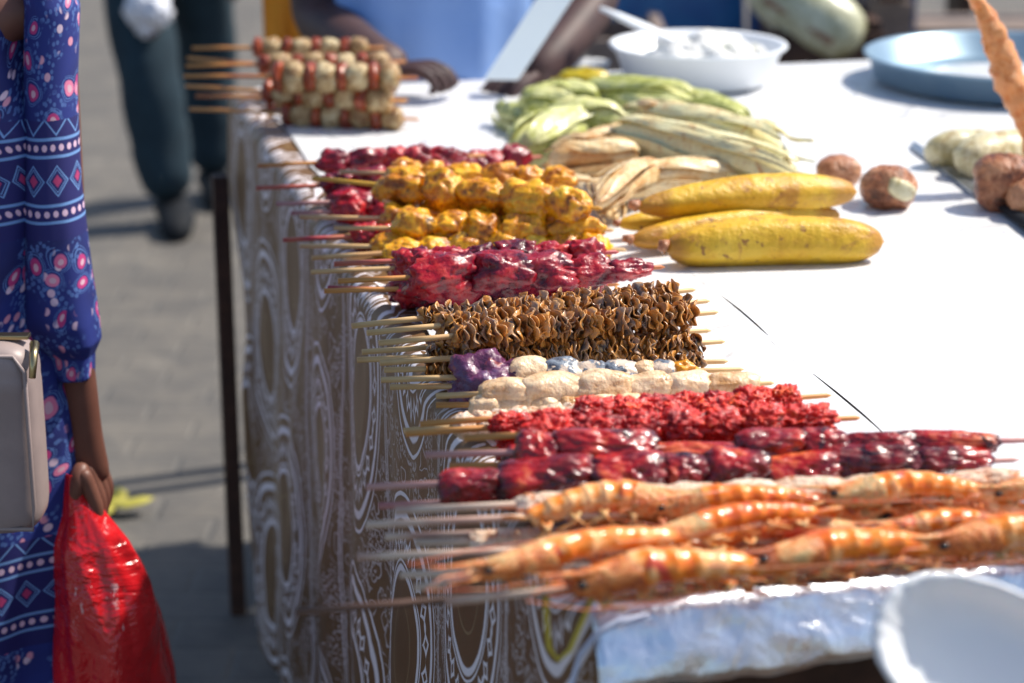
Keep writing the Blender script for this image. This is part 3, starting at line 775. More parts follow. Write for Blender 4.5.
skewer('prawn', (385, 537), 600, (1050, 512), .020, 15, 'prawn skewer low in the middle of the pile beneath the others', group=gp,
       pieces=[(560, 740, 17, True, .4), (700, 900, 18, True, -.3), (860, 1060, 18, False, .5)])
skewer('prawn', (357, 557), 560, (1040, 530), .030, 16, 'prawn skewer whose pale stick sticks out between the front two', group=gp,
       pieces=[(690, 870, 18, True, .6), (850, 1030, 18, True, 0)])
skewer('prawn', (400, 575), 560, (1050, 550), .012, 16, 'prawn skewer at the bottom front resting on the foil', group=gp,
       pieces=[(590, 790, 16, True, .3), (760, 950, 17, False, -.4), (930, 1090, 17, True, .2)])
skewer('pale', (415, 543), 470, (720, 540), .016, 12, 'peeled shellfish skewer at the left of the prawn pile hanging over the edge', group=gp,
       pieces=[(470+i*24, 500+i*24, 13, 'pale') for i in range(8)])
skewer('prawn', (296, 612), 560, (900, 564), .012, 13, 'dark-sticked prawn skewer poking farthest left below the pile', group=gp, stick='st_dark',
       pieces=[(570, 720, 14, False, .3), (700, 880, 14, True, .3)])

# ------------------------------------------------------------------ plantains, bananas, husks
def fruit(name, a, b, h, rpx, mat, label, cat, group, bend=0., h1=None, flat=1., taper=.5, sides=16, ends=True):
    A, B = PZ(a[0], a[1], ZT+.010+h), PZ(b[0], b[1], ZT+.010+(h if h1 is None else h1))
    mid = (A+B)/2; ax = (B-A); L = ax.length; r = rpx/scale_at(mid)
    root_rot = ax.to_track_quat('X', 'Z')
    seed = int(abs(a[0]*3+a[1])) % 97; n = 36; pts, rad = [], []
    for i in range(n):
        t = i/(n-1); x = (t-.5)*L; e = 1-abs(2*t-1)**(5.0)*(.999-.0)
        rr = r*(max(.001, 1-abs(2*t-1)**6)**.5)*(.84+.16*math.sin(math.pi*t))
        if t > .5: rr *= 1-taper*(t-.5)*.4
        else: rr *= 1-(taper)*(.5-t)*.9
        pts.append((x, bend*.4*r*math.sin(math.pi*t), bend*r*math.sin(math.pi*t)-bend*r*.5)); rad.append(max(rr, .0008))
    mb = MB(); mb.tube(pts, rad, sides, sq=flat)
    vs = []
    for k, v in enumerate(mb.v):
        ang = (k % sides)*2*math.pi/sides
        f = 1+(.07 if mat == 'plantain' else .02)*math.cos(5*ang+seed)+(.07 if mat == 'plantain' else .14)*nz(v, 16, seed, 4)+(0 if mat == 'plantain' else .05*math.cos(3*ang+seed+v.x*12)+.03*math.cos(7*ang+seed))
        c = Vector(pts[min(k//sides, n-1)]); vs.append(c+(v-c)*f)
    o = me_obj(name, vs, mb.f, mat); o.location = mid; o.rotation_euler = root_rot.to_euler()
    rq = random.Random(seed)
    if name == 'plantain':
        m2 = MB(); m2.tube([(-L*.495, 0, 0), (-L*.51, 0, .002), (-L*.53, .001, .003)], [r*.32, r*.24, r*.20], 8); m2.build('stalk', 'brown', o)
    if name == 'maize_cob' and L > .06:
        tipx = rq.choice((-1, 1))
        for q in range(5):
            phi = q*1.26+rq.uniform(-.3, .3)+.9; nl, nc = 22, 9; t1 = rq.uniform(.92, 1.14); wv = rq.uniform(.5, .8); lift = rq.uniform(.06, .5) if rq.random() < .5 else .08
            vv = []
            for i in range(nl):
                t = .02+(t1-.02)*i/(nl-1); x = (t-.5)*L*tipx
                rr = r*1.03*(max(.0, 1-abs(2*min(t, .98)-1)**5)**.5*.9+.12)+lift*r*max(0, t-.55)**1.5*3+.0015
                w_ = wv*(max(.02, 1-t/t1)**.5)*min(1, .4+t*2)
                for j in range(nc):
                    a_ = phi+w_*(j/(nc-1)-.5)*2+.25*math.sin(t*4+seed)
                    r2 = rr*(1+.05*math.sin(j*2.4+q)+.04*math.sin(t*17+j))
                    zo = bend*r*math.sin(math.pi*min(1, t))-bend*r*.5
                    vv.append(Vector((x, r2*math.cos(a_)*flat**0, r2*math.sin(a_)*flat+zo)))
            ff = [[i*nc+j, i*nc+j+1, (i+1)*nc+j+1, (i+1)*nc+j] for i in range(nl-1) for j in range(nc-1)]
            lf = me_obj('husk_leaf', vv, ff, mat, o); lf.modifiers.new('t', 'SOLIDIFY').thickness = .0012
    return tag(o, label, cat, group)
gpl = 'roasted plantains'
fruit('plantain', (665, 247), (884, 240), .026, 26, 'plantain', 'yellow roasted plantain lying in front, nearest the camera', 'plantain', gpl, .15, taper=.3)
fruit('plantain', (636, 206), (857, 190), .056, 21, 'plantain', 'yellow roasted plantain lying on top behind the front one', 'plantain', gpl, .2, taper=.7)
fruit('plantain', (630, 240), (840, 214), .022, 18, 'plantain', 'yellow roasted plantain low between the front and the top one', 'plantain', gpl, .1)
fruit('plantain', (618, 224), (760, 214), .022, 13, 'plantain', 'short brownish plantain tip sticking out left of the plantain pile', 'plantain', gpl, .1)
gc = 'maize cobs in dry cream husks'
fruit('maize_cob', (612, 128), (800, 180), .060, 20, 'cream', 'long pale cream maize cob lying across the top of the pile', 'maize cob', gc, .35, .045, taper=.6)
fruit('maize_cob', (650, 114), (785, 152), .060, 18, 'cream', 'cream maize cob at the back of the pile with brownish streaks', 'maize cob', gc, .3)
fruit('maize_cob', (600, 186), (740, 176), .030, 18, 'peel', 'tan maize cob under the long cream one', 'maize cob', gc, .3)
fruit('maize_cob', (598, 200), (662, 168), .040, 14, 'peel', 'curled tan maize cob end at the left beneath the long cream one', 'maize cob', gc, .8)
fruit('maize_cob', (598, 176), (612, 216), .035, 13, 'peel', 'pale husked cob hanging down at the left front of the maize cob pile', 'maize cob', gc, .4, .012, flat=.4)
fruit('maize_cob', (548, 158), (640, 156), .040, 16, 'peel', 'tan maize cob lying at the left between green and cream ones', 'maize cob', gc, .2)
fruit('maize_cob', (580, 140), (650, 128), .050, 11, 'peel', 'small tan husked cob on the left shoulder of the maize cob pile', 'maize cob', gc, .5, flat=.5)
fruit('maize_cob', (640, 150), (760, 166), .03, 16, 'cream', 'cream maize cob mostly covered by the long one on top', 'maize cob', gc, .1)
fruit('maize_cob', (570, 180), (610, 200), .015, 18, 'peel', 'tan husked cob lying flat on the sheet left of the plantains', 'maize cob', gc, .1, flat=.5)
gg = 'maize cobs in green husks'
fruit('maize_cob', (513, 150), (600, 128), .030, 26, 'green', 'broad light green maize cob at the left front of the green ones', 'maize cob', gg, .2)
fruit('maize_cob', (545, 118), (625, 122), .052, 17, 'green', 'yellow-green maize cob lying on top of the broad light green one', 'maize cob', gg, .4)
fruit('maize_cob', (520, 106), (575, 104), .046, 18, 'green', 'blunt green maize cob at the back left of the pile', 'maize cob', gg, .2)
fruit('maize_cob', (580, 94), (695, 106), .050, 18, 'green', 'long pale green maize cob along the back of the pile', 'maize cob', gg, .4)
fruit('maize_cob', (660, 100), (748, 124), .035, 16, 'green', 'green maize cob at the right back next to the basin', 'maize cob', gg, .3)
fruit('maize_cob', (600, 112), (700, 120), .030, 18, 'green', 'green maize cob in the middle of the pile under the long one', 'maize cob', gg, .2)
fruit('maize_cob', (503, 112), (530, 124), .018, 15, 'green', 'stubby green maize cob end at the far left of the pile', 'maize cob', gg, .1)
fruit('maize_cob', (556, 84), (612, 84), .050, 12, 'mustard', 'mustard yellow maize cob tip at the very back of the pile', 'maize cob', gg, .3)
fruit('maize_cob', (520, 128), (600, 150), .014, 18, 'green', 'green maize cob lowest at the left of the pile', 'maize cob', gg, .1)
fruit('maize_cob', (618, 104), (720, 128), .048, 16, 'green', 'green maize cob lying over the gap between the long green and cream ones', 'maize cob', gg, .3)
fruit('maize_cob', (618, 116), (700, 124), .040, 14, 'cream', 'short cream maize cob wedged behind the long one on top', 'maize cob', gc, .3)
fruit('maize_cob', (690, 132), (792, 168), .028, 14, 'cream', 'brownish cream maize cob at the right end behind the long one', 'maize cob', gc, .2)
fruit('maize_cob', (640, 108), (662, 118), .062, 10, 'peel', 'small tan husked cob tip standing up in the middle of the pile', 'maize cob', gc, .3)
fruit('maize_cob', (560, 140), (620, 150), .045, 12, 'peel', 'tan husked cob between the broad green maize cob and the cream ones', 'maize cob', gc, .5, flat=.6)
fruit('maize_cob', (540, 96), (600, 100), .052, 14, 'green', 'short green maize cob leaning at the back left top', 'maize cob', gg, .3)
fruit('maize_cob', (655, 132), (780, 140), .014, 16, 'cream', 'cream maize cob lowest at the right back of the pile', 'maize cob', gc, .1)

def ball(name, c, h, rpx, seed, label, group, scl=(1, 1, .85), spot=False):
    p = PZ(c[0], c[1], ZT+.010+h); r = rpx/scale_at(p)
    me = chunk_mesh(name, (r*scl[0], r*scl[1], r*scl[2]), 'brown', seed, .10, 1.0, 2.2, sub=4, ridge=.12)
    o = bpy.data.objects.new(name, me); COL.objects.link(o); o.location = p; tag(o, label, 'nut', group)
    if spot:
        q = chunk_mesh('pale_patch', (r*.52, r*.2, r*.34), 'cassava', seed+3, .15, 1.3, 2.4, sub=3)
        inst('pale_patch', q, o, (r*.28, -r*.80, r*.12), (0, .5, .35))
    return o
gn = 'brown round nuts'
ball('brown_nut', (838, 172), .020, 23, 5, 'small brown nut behind the one with a pale patch', gn, (1, .9, .75))
ball('brown_nut', (889, 188), .026, 30, 9, 'brown nut with a pale patch on its front', gn, (1, .9, .8), True)
ball('brown_nut', (1004, 183), .036, 34, 12, 'large brown nut at the right edge beside the beige pieces', gn, (.9, .9, .95))
ball('brown_nut', (1034, 200), .026, 26, 15, 'brown nut cut by the right edge in front of the large one', gn)
fruit('cassava_piece', (925, 152), (1002, 148), .024, 21, 'cassava', 'beige cassava piece at the back left of the brown nuts', 'cassava', 'cassava pieces', .05, taper=.2, sides=9)
fruit('cassava_piece', (958, 160), (1035, 150), .030, 25, 'cassava', 'beige cassava piece lying beside the large brown nut', 'cassava', 'cassava pieces', .05, taper=.2, sides=9)
# knife under the cassava
kn = empty('kitchen_knife', PZ(940, 172, ZT+.014)); 
a, b_ = PZ(912, 142, ZT+.013)-kn.location, PZ(985, 196, ZT+.013)-kn.location
d_ = (b_-a); s_ = Vector((d_.y, -d_.x, 0)).normalized()*.014
M['steel'] = simple('knife_steel', (.30, .34, .40), (.36, .40, .46), 20, rough=.3, metal=.9)
vv = [a, a+d_*.12+s_, b_+s_, b_-s_*.4, a+d_*.05-s_*.3]
up = Vector((0, 0, .002)); nv = len(vv)
me_obj('blade', vv+[v+up for v in vv], [list(range(nv))[::-1], list(range(nv, 2*nv))]+[[i, (i+1) % nv, nv+(i+1) % nv, nv+i] for i in range(nv)], 'steel', kn, False)
m = MB(); m.tube([b_-s_*.0+Vector((0, 0, .004)), b_+d_*.5+Vector((0, 0, .006)), b_+d_*1.1+Vector((0, 0, .006))], [.009, .012, .011], 10, sq=.7); m.build('handle', 'black', kn)
tag(kn, 'steel knife lying flat on the sheet by the beige cassava pieces', 'knife')
# orange shellfish skewer standing in the large nut
def standing():
    base = PZ(1040, 150, ZT+.07); pts = [PY(1040, 150, base.y), PY(1022, 104, base.y), PY(1008, 78, base.y), PY(1000, 50, base.y), PY(988, 20, base.y), PY(972, -8, base.y), PY(962, -40, base.y)]
    pts = [Vector(p) for p in pts]; root = empty('tentacle_skewer', (pts[0].x, pts[0].y, ZT+.01))
    M['tent'] = meat([(.28, (.50, .10, .02)), (.45, (.78, .22, .04)), (.6, (.84, .36, .12)), (.8, (.70, .20, .06))], 60, .005, coat=.4)('orange_tentacle')
    rr = [15, 13, 15, 13, 10, 9, 5]; P2, R2 = [], []
    for i in range(len(pts)-1):
        for k in range(8):
            t = k/8; p = pts[i].lerp(pts[i+1], t); P2.append(p-root.location); R2.append((rr[i]*(1-t)+rr[i+1]*t)*(1+.22*nz(((i*8+k)*.22, 0, 0), 1, 4, 3))/scale_at(p))
    mb = MB(); mb.tube(P2, R2, 16); vs = [v+Vector((nz(v, 60, 3, 3), nz(v, 60, 5, 3), nz(v, 60, 7, 3)))*.006 for v in mb.v]
    me_obj('tentacle', vs, mb.f, 'tent', root)
    mb = MB(); mb.tube([Vector((0.004, 0, -.002)), P2[0], P2[8]], [.003, .003, .003], 8); mb.build('stick', 'st_tan', root)
    tag(root, 'orange grilled tentacle standing upright on its stick before the tin tray', 'skewer')
standing()

# ------------------------------------------------------------------ basin, tray, foam dish
bc = PZ(697, 82, ZT+.012); bs = 1/scale_at(bc); RB = 89*bs
root = empty('serving_basin', bc); m = MB()
HB = .072
m.lathe([(0, .001), (RB*.72, .001), (RB*.80, .006), (RB*.94, HB-.006), (RB*.985, HB-.004), (RB, HB), (RB*.985, HB+.003), (RB*.93, HB), (RB*.80, .012), (RB*.70, .007), (0, .007)], 64)
m.build('bowl', 'plastic', root)
m = MB()
for k in range(40):
    a = random.uniform(0, 6.28); q = random.random()**.6*RB*.62; hgt = .045+.030*max(0, 1-q/(RB*.6))
    q2 = (q*math.cos(a)+RB*.12, q*math.sin(a)*.9, hgt)
    bm = bmesh.new(); bmesh.ops.create_icosphere(bm, subdivisions=2, radius=random.uniform(.016, .034))
    bm.verts.index_update(); m.add([v.co*(1+.35*nz(v.co, 60, k, 2))+Vector(q2) for v in bm.verts], [[v.index for v in f.verts] for f in bm.faces]); bm.free()
o = m.build('salad', 'salad'); o.name = 'chopped_salad'; o.location = bc
tag(root, 'round white plastic basin behind the maize pile', 'basin')
tag(o, 'heap of chopped white salad in the white basin', 'salad')
# ladle over the basin rim
root = empty('serving_spoon', bc+Vector((-.10, 0, HB+.01))); m = MB()
e0 = PY(600, 8, bc.y)-root.location; e1 = PY(668, 38, bc.y-.02)-root.location
m.tube([e0, e0.lerp(e1, .3), e0.lerp(e1, .7), e1, e1+(e1-e0)*.5], [.010, .017, .022, .014, .010], 10, sq=.4); m.build('handle', 'plastic', root)
m = MB(); m.tube([e1+(e1-e0)*.45, e1+(e1-e0)*.6, e1+(e1-e0)*.8, e1+(e1-e0)*.95], [.010, .03, .03, .006], 12, sq=.35); m.build('spoon_bowl', 'plastic', root)
tag(root, 'white serving spoon resting in the white basin', 'spoon')
# small white cup behind bananas
cp = PZ(588, 76, ZT+.012); root = MB(); k_ = 1/scale_at(cp); root.lathe([(0, .0), (18*k_, .0), (21*k_, .026), (22*k_, .028), (19*k_, .026), (16*k_, .004), (0, .004)], 32)
tag(root.build('small_saucer', 'plastic', origin=None), 'small white dish behind the mustard yellow cob tip, left of the basin', 'dish').location = cp
# tin tray
tc = PZ(1010, 82, ZT+.012); k_ = 1/scale_at(tc); RT = 146*k_; m = MB()
m.lathe([(0, .001), (RT*.86, .001), (RT*.93, .008), (RT*.965, .045), (RT, .05), (RT*1.005, .053), (RT*.99, .055), (RT*.955, .050), (RT*.90, .010), (RT*.84, .005), (0, .005)], 72)
o = m.build('tin_tray', 'tin'); o.location = tc; tag(o, 'round blue-grey tin tray at the right back of the table', 'tray')
m = MB(); m.lathe([(0, .0068), (RT*.60, .0068), (RT*.6, .0078), (0, .0078)], 40); o = m.build('paper_liner', 'sheet'); o.location = tc; tag(o, 'round white paper lying inside the tin tray', 'paper')

# foam dish close to the camera, on a cardboard box on a stool
def foam():
    c = PY(1018, 680, 1.40)
    root = c
    L1, L2 = .112, .058; vs, fs = [], []; seg = 64
    prof = [(0, -.016), (.45, -.017), (.72, -.014), (.86, -.004), (.95, .004), (1.0, .006), (1.03, .004), (1.03, .001), (.96, .0), (.86, -.008), (.72, -.019), (.45, -.022), (0, -.021)]
    for r, z in prof:
        for k in range(seg):
            a = 2*math.pi*k/seg; q = (abs(math.cos(a))**2.4+abs(math.sin(a))**2.4)**(-1/2.4)
            vs.append(Vector((L1*r*math.cos(a)*q, L2*r*math.sin(a)*q, z+(.0015*math.cos(a*26) if r > .85 else 0))))
    for i in range(len(prof)-1):
        for k in range(seg): fs.append([i*seg+k, i*seg+(k+1) % seg, (i+1)*seg+(k+1) % seg, (i+1)*seg+k])
    o = me_obj('foam_dish', vs, fs, 'foam'); o.location = c
    o.rotation_euler = Euler((R(58), R(26), R(-8)), 'XYZ')
    tag(o, 'oval white foam dish tilted in front of the foil edge', 'dish')
    zb = c.z-.085
    m = MB(); m.box((c.x+.06, c.y-.02, zb-.09), (.34, .22, .18), Euler((0, 0, R(12))), .003); ob = m.build('cardboard_box', 'cardboard', smooth=False)
    tag(ob, 'plain cardboard box under the foam dish before the table', 'box')
    st = tag(empty('low_stool', (c.x+.06, c.y-.02, 0)), 'dark wooden stool carrying the cardboard box', 'stool')
    m = MB(); m.box((0, 0, zb-.20), (.40, .28, .03), None, .004); m.build('seat', 'wood_dark', st, False)
    for sx in (-1, 1):
        for sy in (-1, 1):
            m = MB(); m.box((sx*.17, sy*.11, (zb-.215)/2), (.04, .04, zb-.215), None, .003); m.build('leg', 'wood_dark', st, False)
foam()
# cords hanging at the corner
m = MB()
c0 = PY(548, 575, O.y-.02); pts = [PY(x, y, O.y-.035) for x, y in ((548, 560), (546, 610), (549, 648), (558, 660), (570, 650), (582, 622), (598, 585))]
m.tube(pts, .0022, 8); tag(m.build('yellow_cord', 'yellowcord'), 'thin yellow cord looping below the front corner of the prawns', 'cord')
m = MB(); pts = [PY(x, y, TP(0, .03).y-.03) for x, y in ((568, 720), (572, 683), (580, 655), (596, 634), (618, 622), (650, 616))]
m.tube(pts, .0048, 8, sq=.5); tag(m.build('white_trim_cord', 'lightstrip'), 'bluish white cord curving down from the foil at the table corner', 'cord')

# ------------------------------------------------------------------ people
def head_geo(c, s=1., face=Vector((0, -1, 0))):
    bm = bmesh.new(); bmesh.ops.create_icosphere(bm, subdivisions=4, radius=1)
    ang = math.atan2(face.x, -face.y); rot = Matrix.Rotation(-ang*-1, 3, 'Z')
    vs = []
    for v in bm.verts:
        d = v.co.normalized(); x, y, z = d.x*.073, d.y*.092, d.z*.112
        if z < 0: x *= 1-.28*(-d.z)**1.5; 
        if z < -.02: y *= (1-.12*(-d.z))
        if y < 0:
            fx = d.x; 
            nose = math.exp(-(fx/.13)**2)*math.exp(-((d.z+.12)/.22)**2); y -= .020*nose
            y += .010*math.exp(-((abs(fx)-.36)/.16)**2)*math.exp(-((d.z-.08)/.12)**2)      # eye sockets
            y -= .006*math.exp(-(fx/.3)**2)*math.exp(-((d.z+.50)/.07)**2)                  # lips
            y -= .008*math.exp(-(fx/.3)**2)*math.exp(-((d.z+.86)/.15)**2)                  # chin
        e = math.exp(-((d.z+.05)/.18)**2)*math.exp(-((d.y-.1)/.16)**2)*(abs(d.x) > .8); x += math.copysign(.014*e, x)
        vs.append(c+rot @ Vector((x, y, z))*s)
    bm.verts.index_update(); fs = [[v.index for v in f.verts] for f in bm.faces]; bm.free()
    return vs, fs, rot
def add_face(root, c, rot, rad=1.):
    m = MB(); bm = bmesh.new(); bmesh.ops.create_icosphere(bm, subdivisions=4, radius=1)
    vs = []
    for v in bm.verts:
        d = v.co.normalized(); p = Vector((d.x*.080, d.y*.098+.006, d.z*.119+.004))*(1+.03*nz(d, 9, 3, 2))
        if d.y < -.25 and d.z < .45: p *= .80
        if d.z < -.35: p *= .86
        vs.append(c+rot @ p)
    bm.verts.index_update(); fs = [[v.index for v in f.verts] for f in bm.faces]; bm.free()
    m.add(vs, fs); child_world(m.build('hair', 'hair'), root)
    for s in (-1, 1):
        m = MB(); bm = bmesh.new(); bmesh.ops.create_icosphere(bm, subdivisions=2, radius=.010); bm.verts.index_update()
        m.add([c+rot @ (v.co+Vector((s*.028, -.078, .010))) for v in bm.verts], [[v.index for v in f.verts] for f in bm.faces]); bm.free()
        child_world(m.build('eye', 'eye'), root)
def hand_geo(mb, palm, down, out, front, s=1., curl=1., mirror=1):
    """palm centre, fingers grow along `down`, knuckles bulge to `out`, finger row runs along -front"""
    for i in range(4):
        b = palm+front*(.030-.020*i)*s
        l = (1.0, 1.08, 1.0, .82)[i]*s
        pts = [b-down*.01*s, b+down*.036*s+out*.012*s, b+down*(.036+.030*l*(1-.3*curl))*s+out*(.010-.004*curl), b+down*(.036+.042*l)*s*(1-.1*curl)-out*(.016*curl), b+down*(.036+.022*l)*s-out*(.030*curl)]
        if curl < .5: pts = [b, b+down*.038*s, b+down*(.038+.036*l)*s-out*.006, b+down*(.038+.062*l)*s-out*.016, b+down*(.038+.080*l)*s-out*.026]
        v, f = skin_mesh(pts, [(0, 1), (1, 2), (2, 3), (3, 4)], [.0095*s, .0092*s, .0085*s, .008*s, .0062*s]); mb.add(v, f)
    b = palm+front*.026*s-down*.012*s
    pts = [b-front*.012, b+front*.006*s+down*.012*s-out*.004, b+front*.008*s+down*.034*s-out*.012, b+front*.002*s+down*.050*s-out*.020]
    v, f = skin_mesh(pts, [(0, 1), (1, 2), (2, 3)], [.011*s, .0100*s, .009*s, .0065*s]); mb.add(v, f)

def loft(rings, seg, fold=None, seed=1):
    """rings: (centre, rx, ry) -> verts, faces, uvs (metres)"""
    vs, uv = [], []; v = 0
    for i, (c, rx, ry) in enumerate(rings):
        if i: v += (Vector(c)-Vector(rings[i-1][0])).length
        for k in range(seg+1):
            a = 2*math.pi*k/seg-math.pi/2*0
            f = 1+(fold(a, i/(len(rings)-1)) if fold else 0)
            vs.append(Vector(c)+Vector((rx*math.cos(a)*f, ry*math.sin(a)*f, 0))); uv.append((a*max(.05, (rx+ry)/2), -v))
    fs = [[i*(seg+1)+k, i*(seg+1)+k+1, (i+1)*(seg+1)+k+1, (i+1)*(seg+1)+k] for i in range(len(rings)-1) for k in range(seg)]
    return vs, fs, uv
def resample(keys, n):
    """keys: list of tuples (centre Vector, rx, ry)"""
    out = []
    for i in range(n):
        t = i/(n-1)*(len(keys)-1); k = min(int(t), len(keys)-2); f = t-k; f = f*f*(3-2*f)*.4+f*.6
        a, b = keys[k], keys[k+1]; out.append((Vector(a[0]).lerp(Vector(b[0]), f), a[1]*(1-f)+b[1]*f, a[2]*(1-f)+b[2]*f))
    return out

# --- woman with the red bag, at the left edge, facing the camera
Y0 = 2.62
wc = Vector((-.80, Y0, 0))
woman = empty('person', wc)
def hp(px, py, Y=Y0-.02): return PY(px, py, Y)
wr, el, sh = hp(84, 436), hp(72, 330), hp(50, -60, Y0); pal = hp(88, 470)
mb = MB()
hd = wc+Vector((-.02, -.02, 1.60)); 
pts = [wc+Vector((0, 0, .93)), wc+Vector((0, 0, 1.15)), wc+Vector((0, 0, 1.34)), wc+Vector((0, -.005, 1.44)), wc+Vector((-.01, -.01, 1.54)),
       Vector((hp(51, -20).x, Y0, 1.36)), el, wr, hp(90, 486),
       wc+Vector((-.19, 0, 1.36)), wc+Vector((-.25, -.02, 1.08)), wc+Vector((-.18, -.20, .96)),  wc+Vector((-.10, -.26, 1.0)),
       wc+Vector((.09, 0, .86)), wc+Vector((.09, -.01, .48)), wc+Vector((.09, .01, .09)), wc+Vector((.10, -.13, .035)),
       wc+Vector((-.09, 0, .86)), wc+Vector((-.09, -.01, .48)), wc+Vector((-.09, .01, .09)), wc+Vector((-.10, -.13, .035))]
ed = [(0, 1), (1, 2), (2, 3), (3, 4), (2, 5), (5, 6), (6, 7), (7, 8), (2, 9), (9, 10), (10, 11), (11, 12), (0, 13), (13, 14), (14, 15), (15, 16), (0, 17), (17, 18), (18, 19), (19, 20)]
rd = [.13, .115, .12, .05, .022, .025, .026, (.022, .026), (.019, .034), .05, .038, .026, .03, .085, .055, .038, .032, .085, .055, .038, .032]
v, f = skin_mesh(pts, ed, rd); mb.add(v, f)
v, f, rot = head_geo(hd, 1., Vector((.2, -1, 0))); mb.add(v, f)
dn = (pal-wr).normalized(); hand_geo(mb, pal-dn*.004, dn, Vector((1, 0, 0)), Vector((0, -1, 0)), 1.22)
lh = pts[12]; hand_geo(mb, lh, Vector((.6, -.1, .2)).normalized(), Vector((0, -1, 0)), Vector((0, 0, 1)), 1.0)
body = mb.build('body', 'skin2'); child_world(body, woman); add_face(woman, hd, rot)
# dress
def dfold(a, t): return .045*math.sin(5*a+1.4+t*2)*t+.03*math.sin(11*a+t*7)*(.3+t)+.022*math.sin(3*a-6*t)+.02*math.sin(t*26+3*math.sin(a*2))*max(0, math.cos(a*1.0))*.6
def ex(px, py): return PY(px, py, Y0).x-wc.x
keys = [(wc+Vector((0, 0, 1.455)), .06, .055), (wc+Vector((0, 0, 1.42)), .13, .085), (wc+Vector((0, 0, 1.36)), .19, .11), (wc+Vector((.01, 0, 1.22)), .215, .135), (wc+Vector((.01, 0, 1.08)), .20, .125), (wc+Vector((0, 0, .98)), .20, .14),
        (wc+Vector((0, 0, .84)), .215, .15), (wc+Vector((0, 0, .68)), .222, .155), (wc+Vector((0, 0, .5)), .215, .16), (wc+Vector((0, 0, .3)), .25, .20), (wc+Vector((0, 0, .12)), .27, .22)]
v, f, uv = loft(resample(keys, 90), 140, dfold); d = me_obj('dress', v, f, 'dress', None, True, uv); child_world(d, woman)
d.modifiers.new('t', 'SOLIDIFY').thickness = .002
# sleeve on the near arm
def srad(px): return px/scale_at(Vector((-.55, Y0, 1.1)))
sk = [(hp(40, -30), 6, 10), (hp(47, -20), 22, 26), (hp(52, 6), 24, 34), (hp(50, 90), 24, 38), (hp(52, 180), 27, 42), (hp(58, 260), 31, 44), (hp(64, 318), 34, 46), (hp(69, 338), 31, 40), (hp(72, 352), 22, 27), (hp(72, 374), 22, 26)]
sk = [(c, srad(a), srad(b)) for c, a, b in sk]
def sfold(a, t): return .08*math.sin(3*a+5*t)*t+.05*math.sin(7*a+1)*t**2+.03*math.sin(9*t+a*2)
v, f, uv = loft(resample(sk, 70), 72, sfold); s_ob = me_obj('sleeve', v, f, 'dress', None, True, uv); child_world(s_ob, woman); s_ob.modifiers.new('t', 'SOLIDIFY').thickness = .002
s2 = [(wc+Vector((-.15, 0, 1.40)), .05, .06), (wc+Vector((-.22, 0, 1.30)), .055, .07), (wc+Vector((-.255, -.01, 1.12)), .07, .08), (wc+Vector((-.26, -.03, 1.02)), .075, .085)]
v, f, uv = loft(resample(s2, 30), 48, sfold); o = me_obj('sleeve', v, f, 'dress', None, True, uv); child_world(o, woman)
for s in (-1, 1):
    m = MB(); m.tube([wc+Vector((s*.095, .07, .03)), wc+Vector((s*.10, -.02, .035)), wc+Vector((s*.10, -.12, .03)), wc+Vector((s*.10, -.19, .022))], [.03, .042, .046, .02], 14, sq=.7); child_world(m.build('shoe', 'black'), woman)
tag(woman, 'person in a navy dress with pink and white print holding a red plastic bag', 'person')
# handbag
yb = Y0-.235
tr, br_ = PY(36, 338, yb), PY(36, 526, yb)
hb = empty('handbag', (tr.x-.15, yb, br_.z)); hh = tr.z-br_.z
vs, fs = [], []; n1, n2 = 60, 40
for i in range(n1+1):
    for k in range(n2):
        ph = math.pi*(i/n1-.5); th = 2*math.pi*k/n2; sg = lambda v, p: math.copysign(abs(v)**p, v)
        p_ = Vector((.15*sg(math.cos(ph), .22)*sg(math.cos(th), .22), .046*sg(math.cos(ph), .45)*sg(math.sin(th), .6), hh/2+hh/2*sg(math.sin(ph), .22)))
        p_.y *= 1+.25*nz((p_.x*6, p_.z*6, 0), 1, 5, 2); p_.y -= .003*math.exp(-((p_.z-hh*.80)/.006)**2); vs.append(p_)
fs = [[i*n2+k, i*n2+(k+1) % n2, (i+1)*n2+(k+1) % n2, (i+1)*n2+k] for i in range(n1) for k in range(n2)]
me_obj('bag_body', vs, fs, 'bag', hb)
m = MB(); m.tube([(-.140, -.040, .012), (.140, -.040, .012), (.143, -.040, .04), (.143, -.040, hh-.03), (.13, -.036, hh-.012), (-.13, -.036, hh-.012)], .0028, 8); m.build('piping', 'bag', hb)
m = MB(); m.box((0, 0, hh+.0025), (.285, .016, .005), None, .001); m.build('zip', 'gold', hb, False)
m = MB(); m.tube([(.150, -.01, hh-.004), (.153, -.03, hh-.012), (.153, -.045, hh-.035)], [.006, .005, .004], 8); m.build('zip_pull', 'gold', hb)
m = MB(); m.tube([(-.12, .0, hh-.01), (-.125, .02, hh+.12), (-.13, .055, hh+.32), (-.12, .14, hh+.50)], [.009]*4, 8, sq=.4); m.build('strap', 'bag', hb)
tag(hb, 'beige leather handbag hanging before the navy dress', 'handbag')
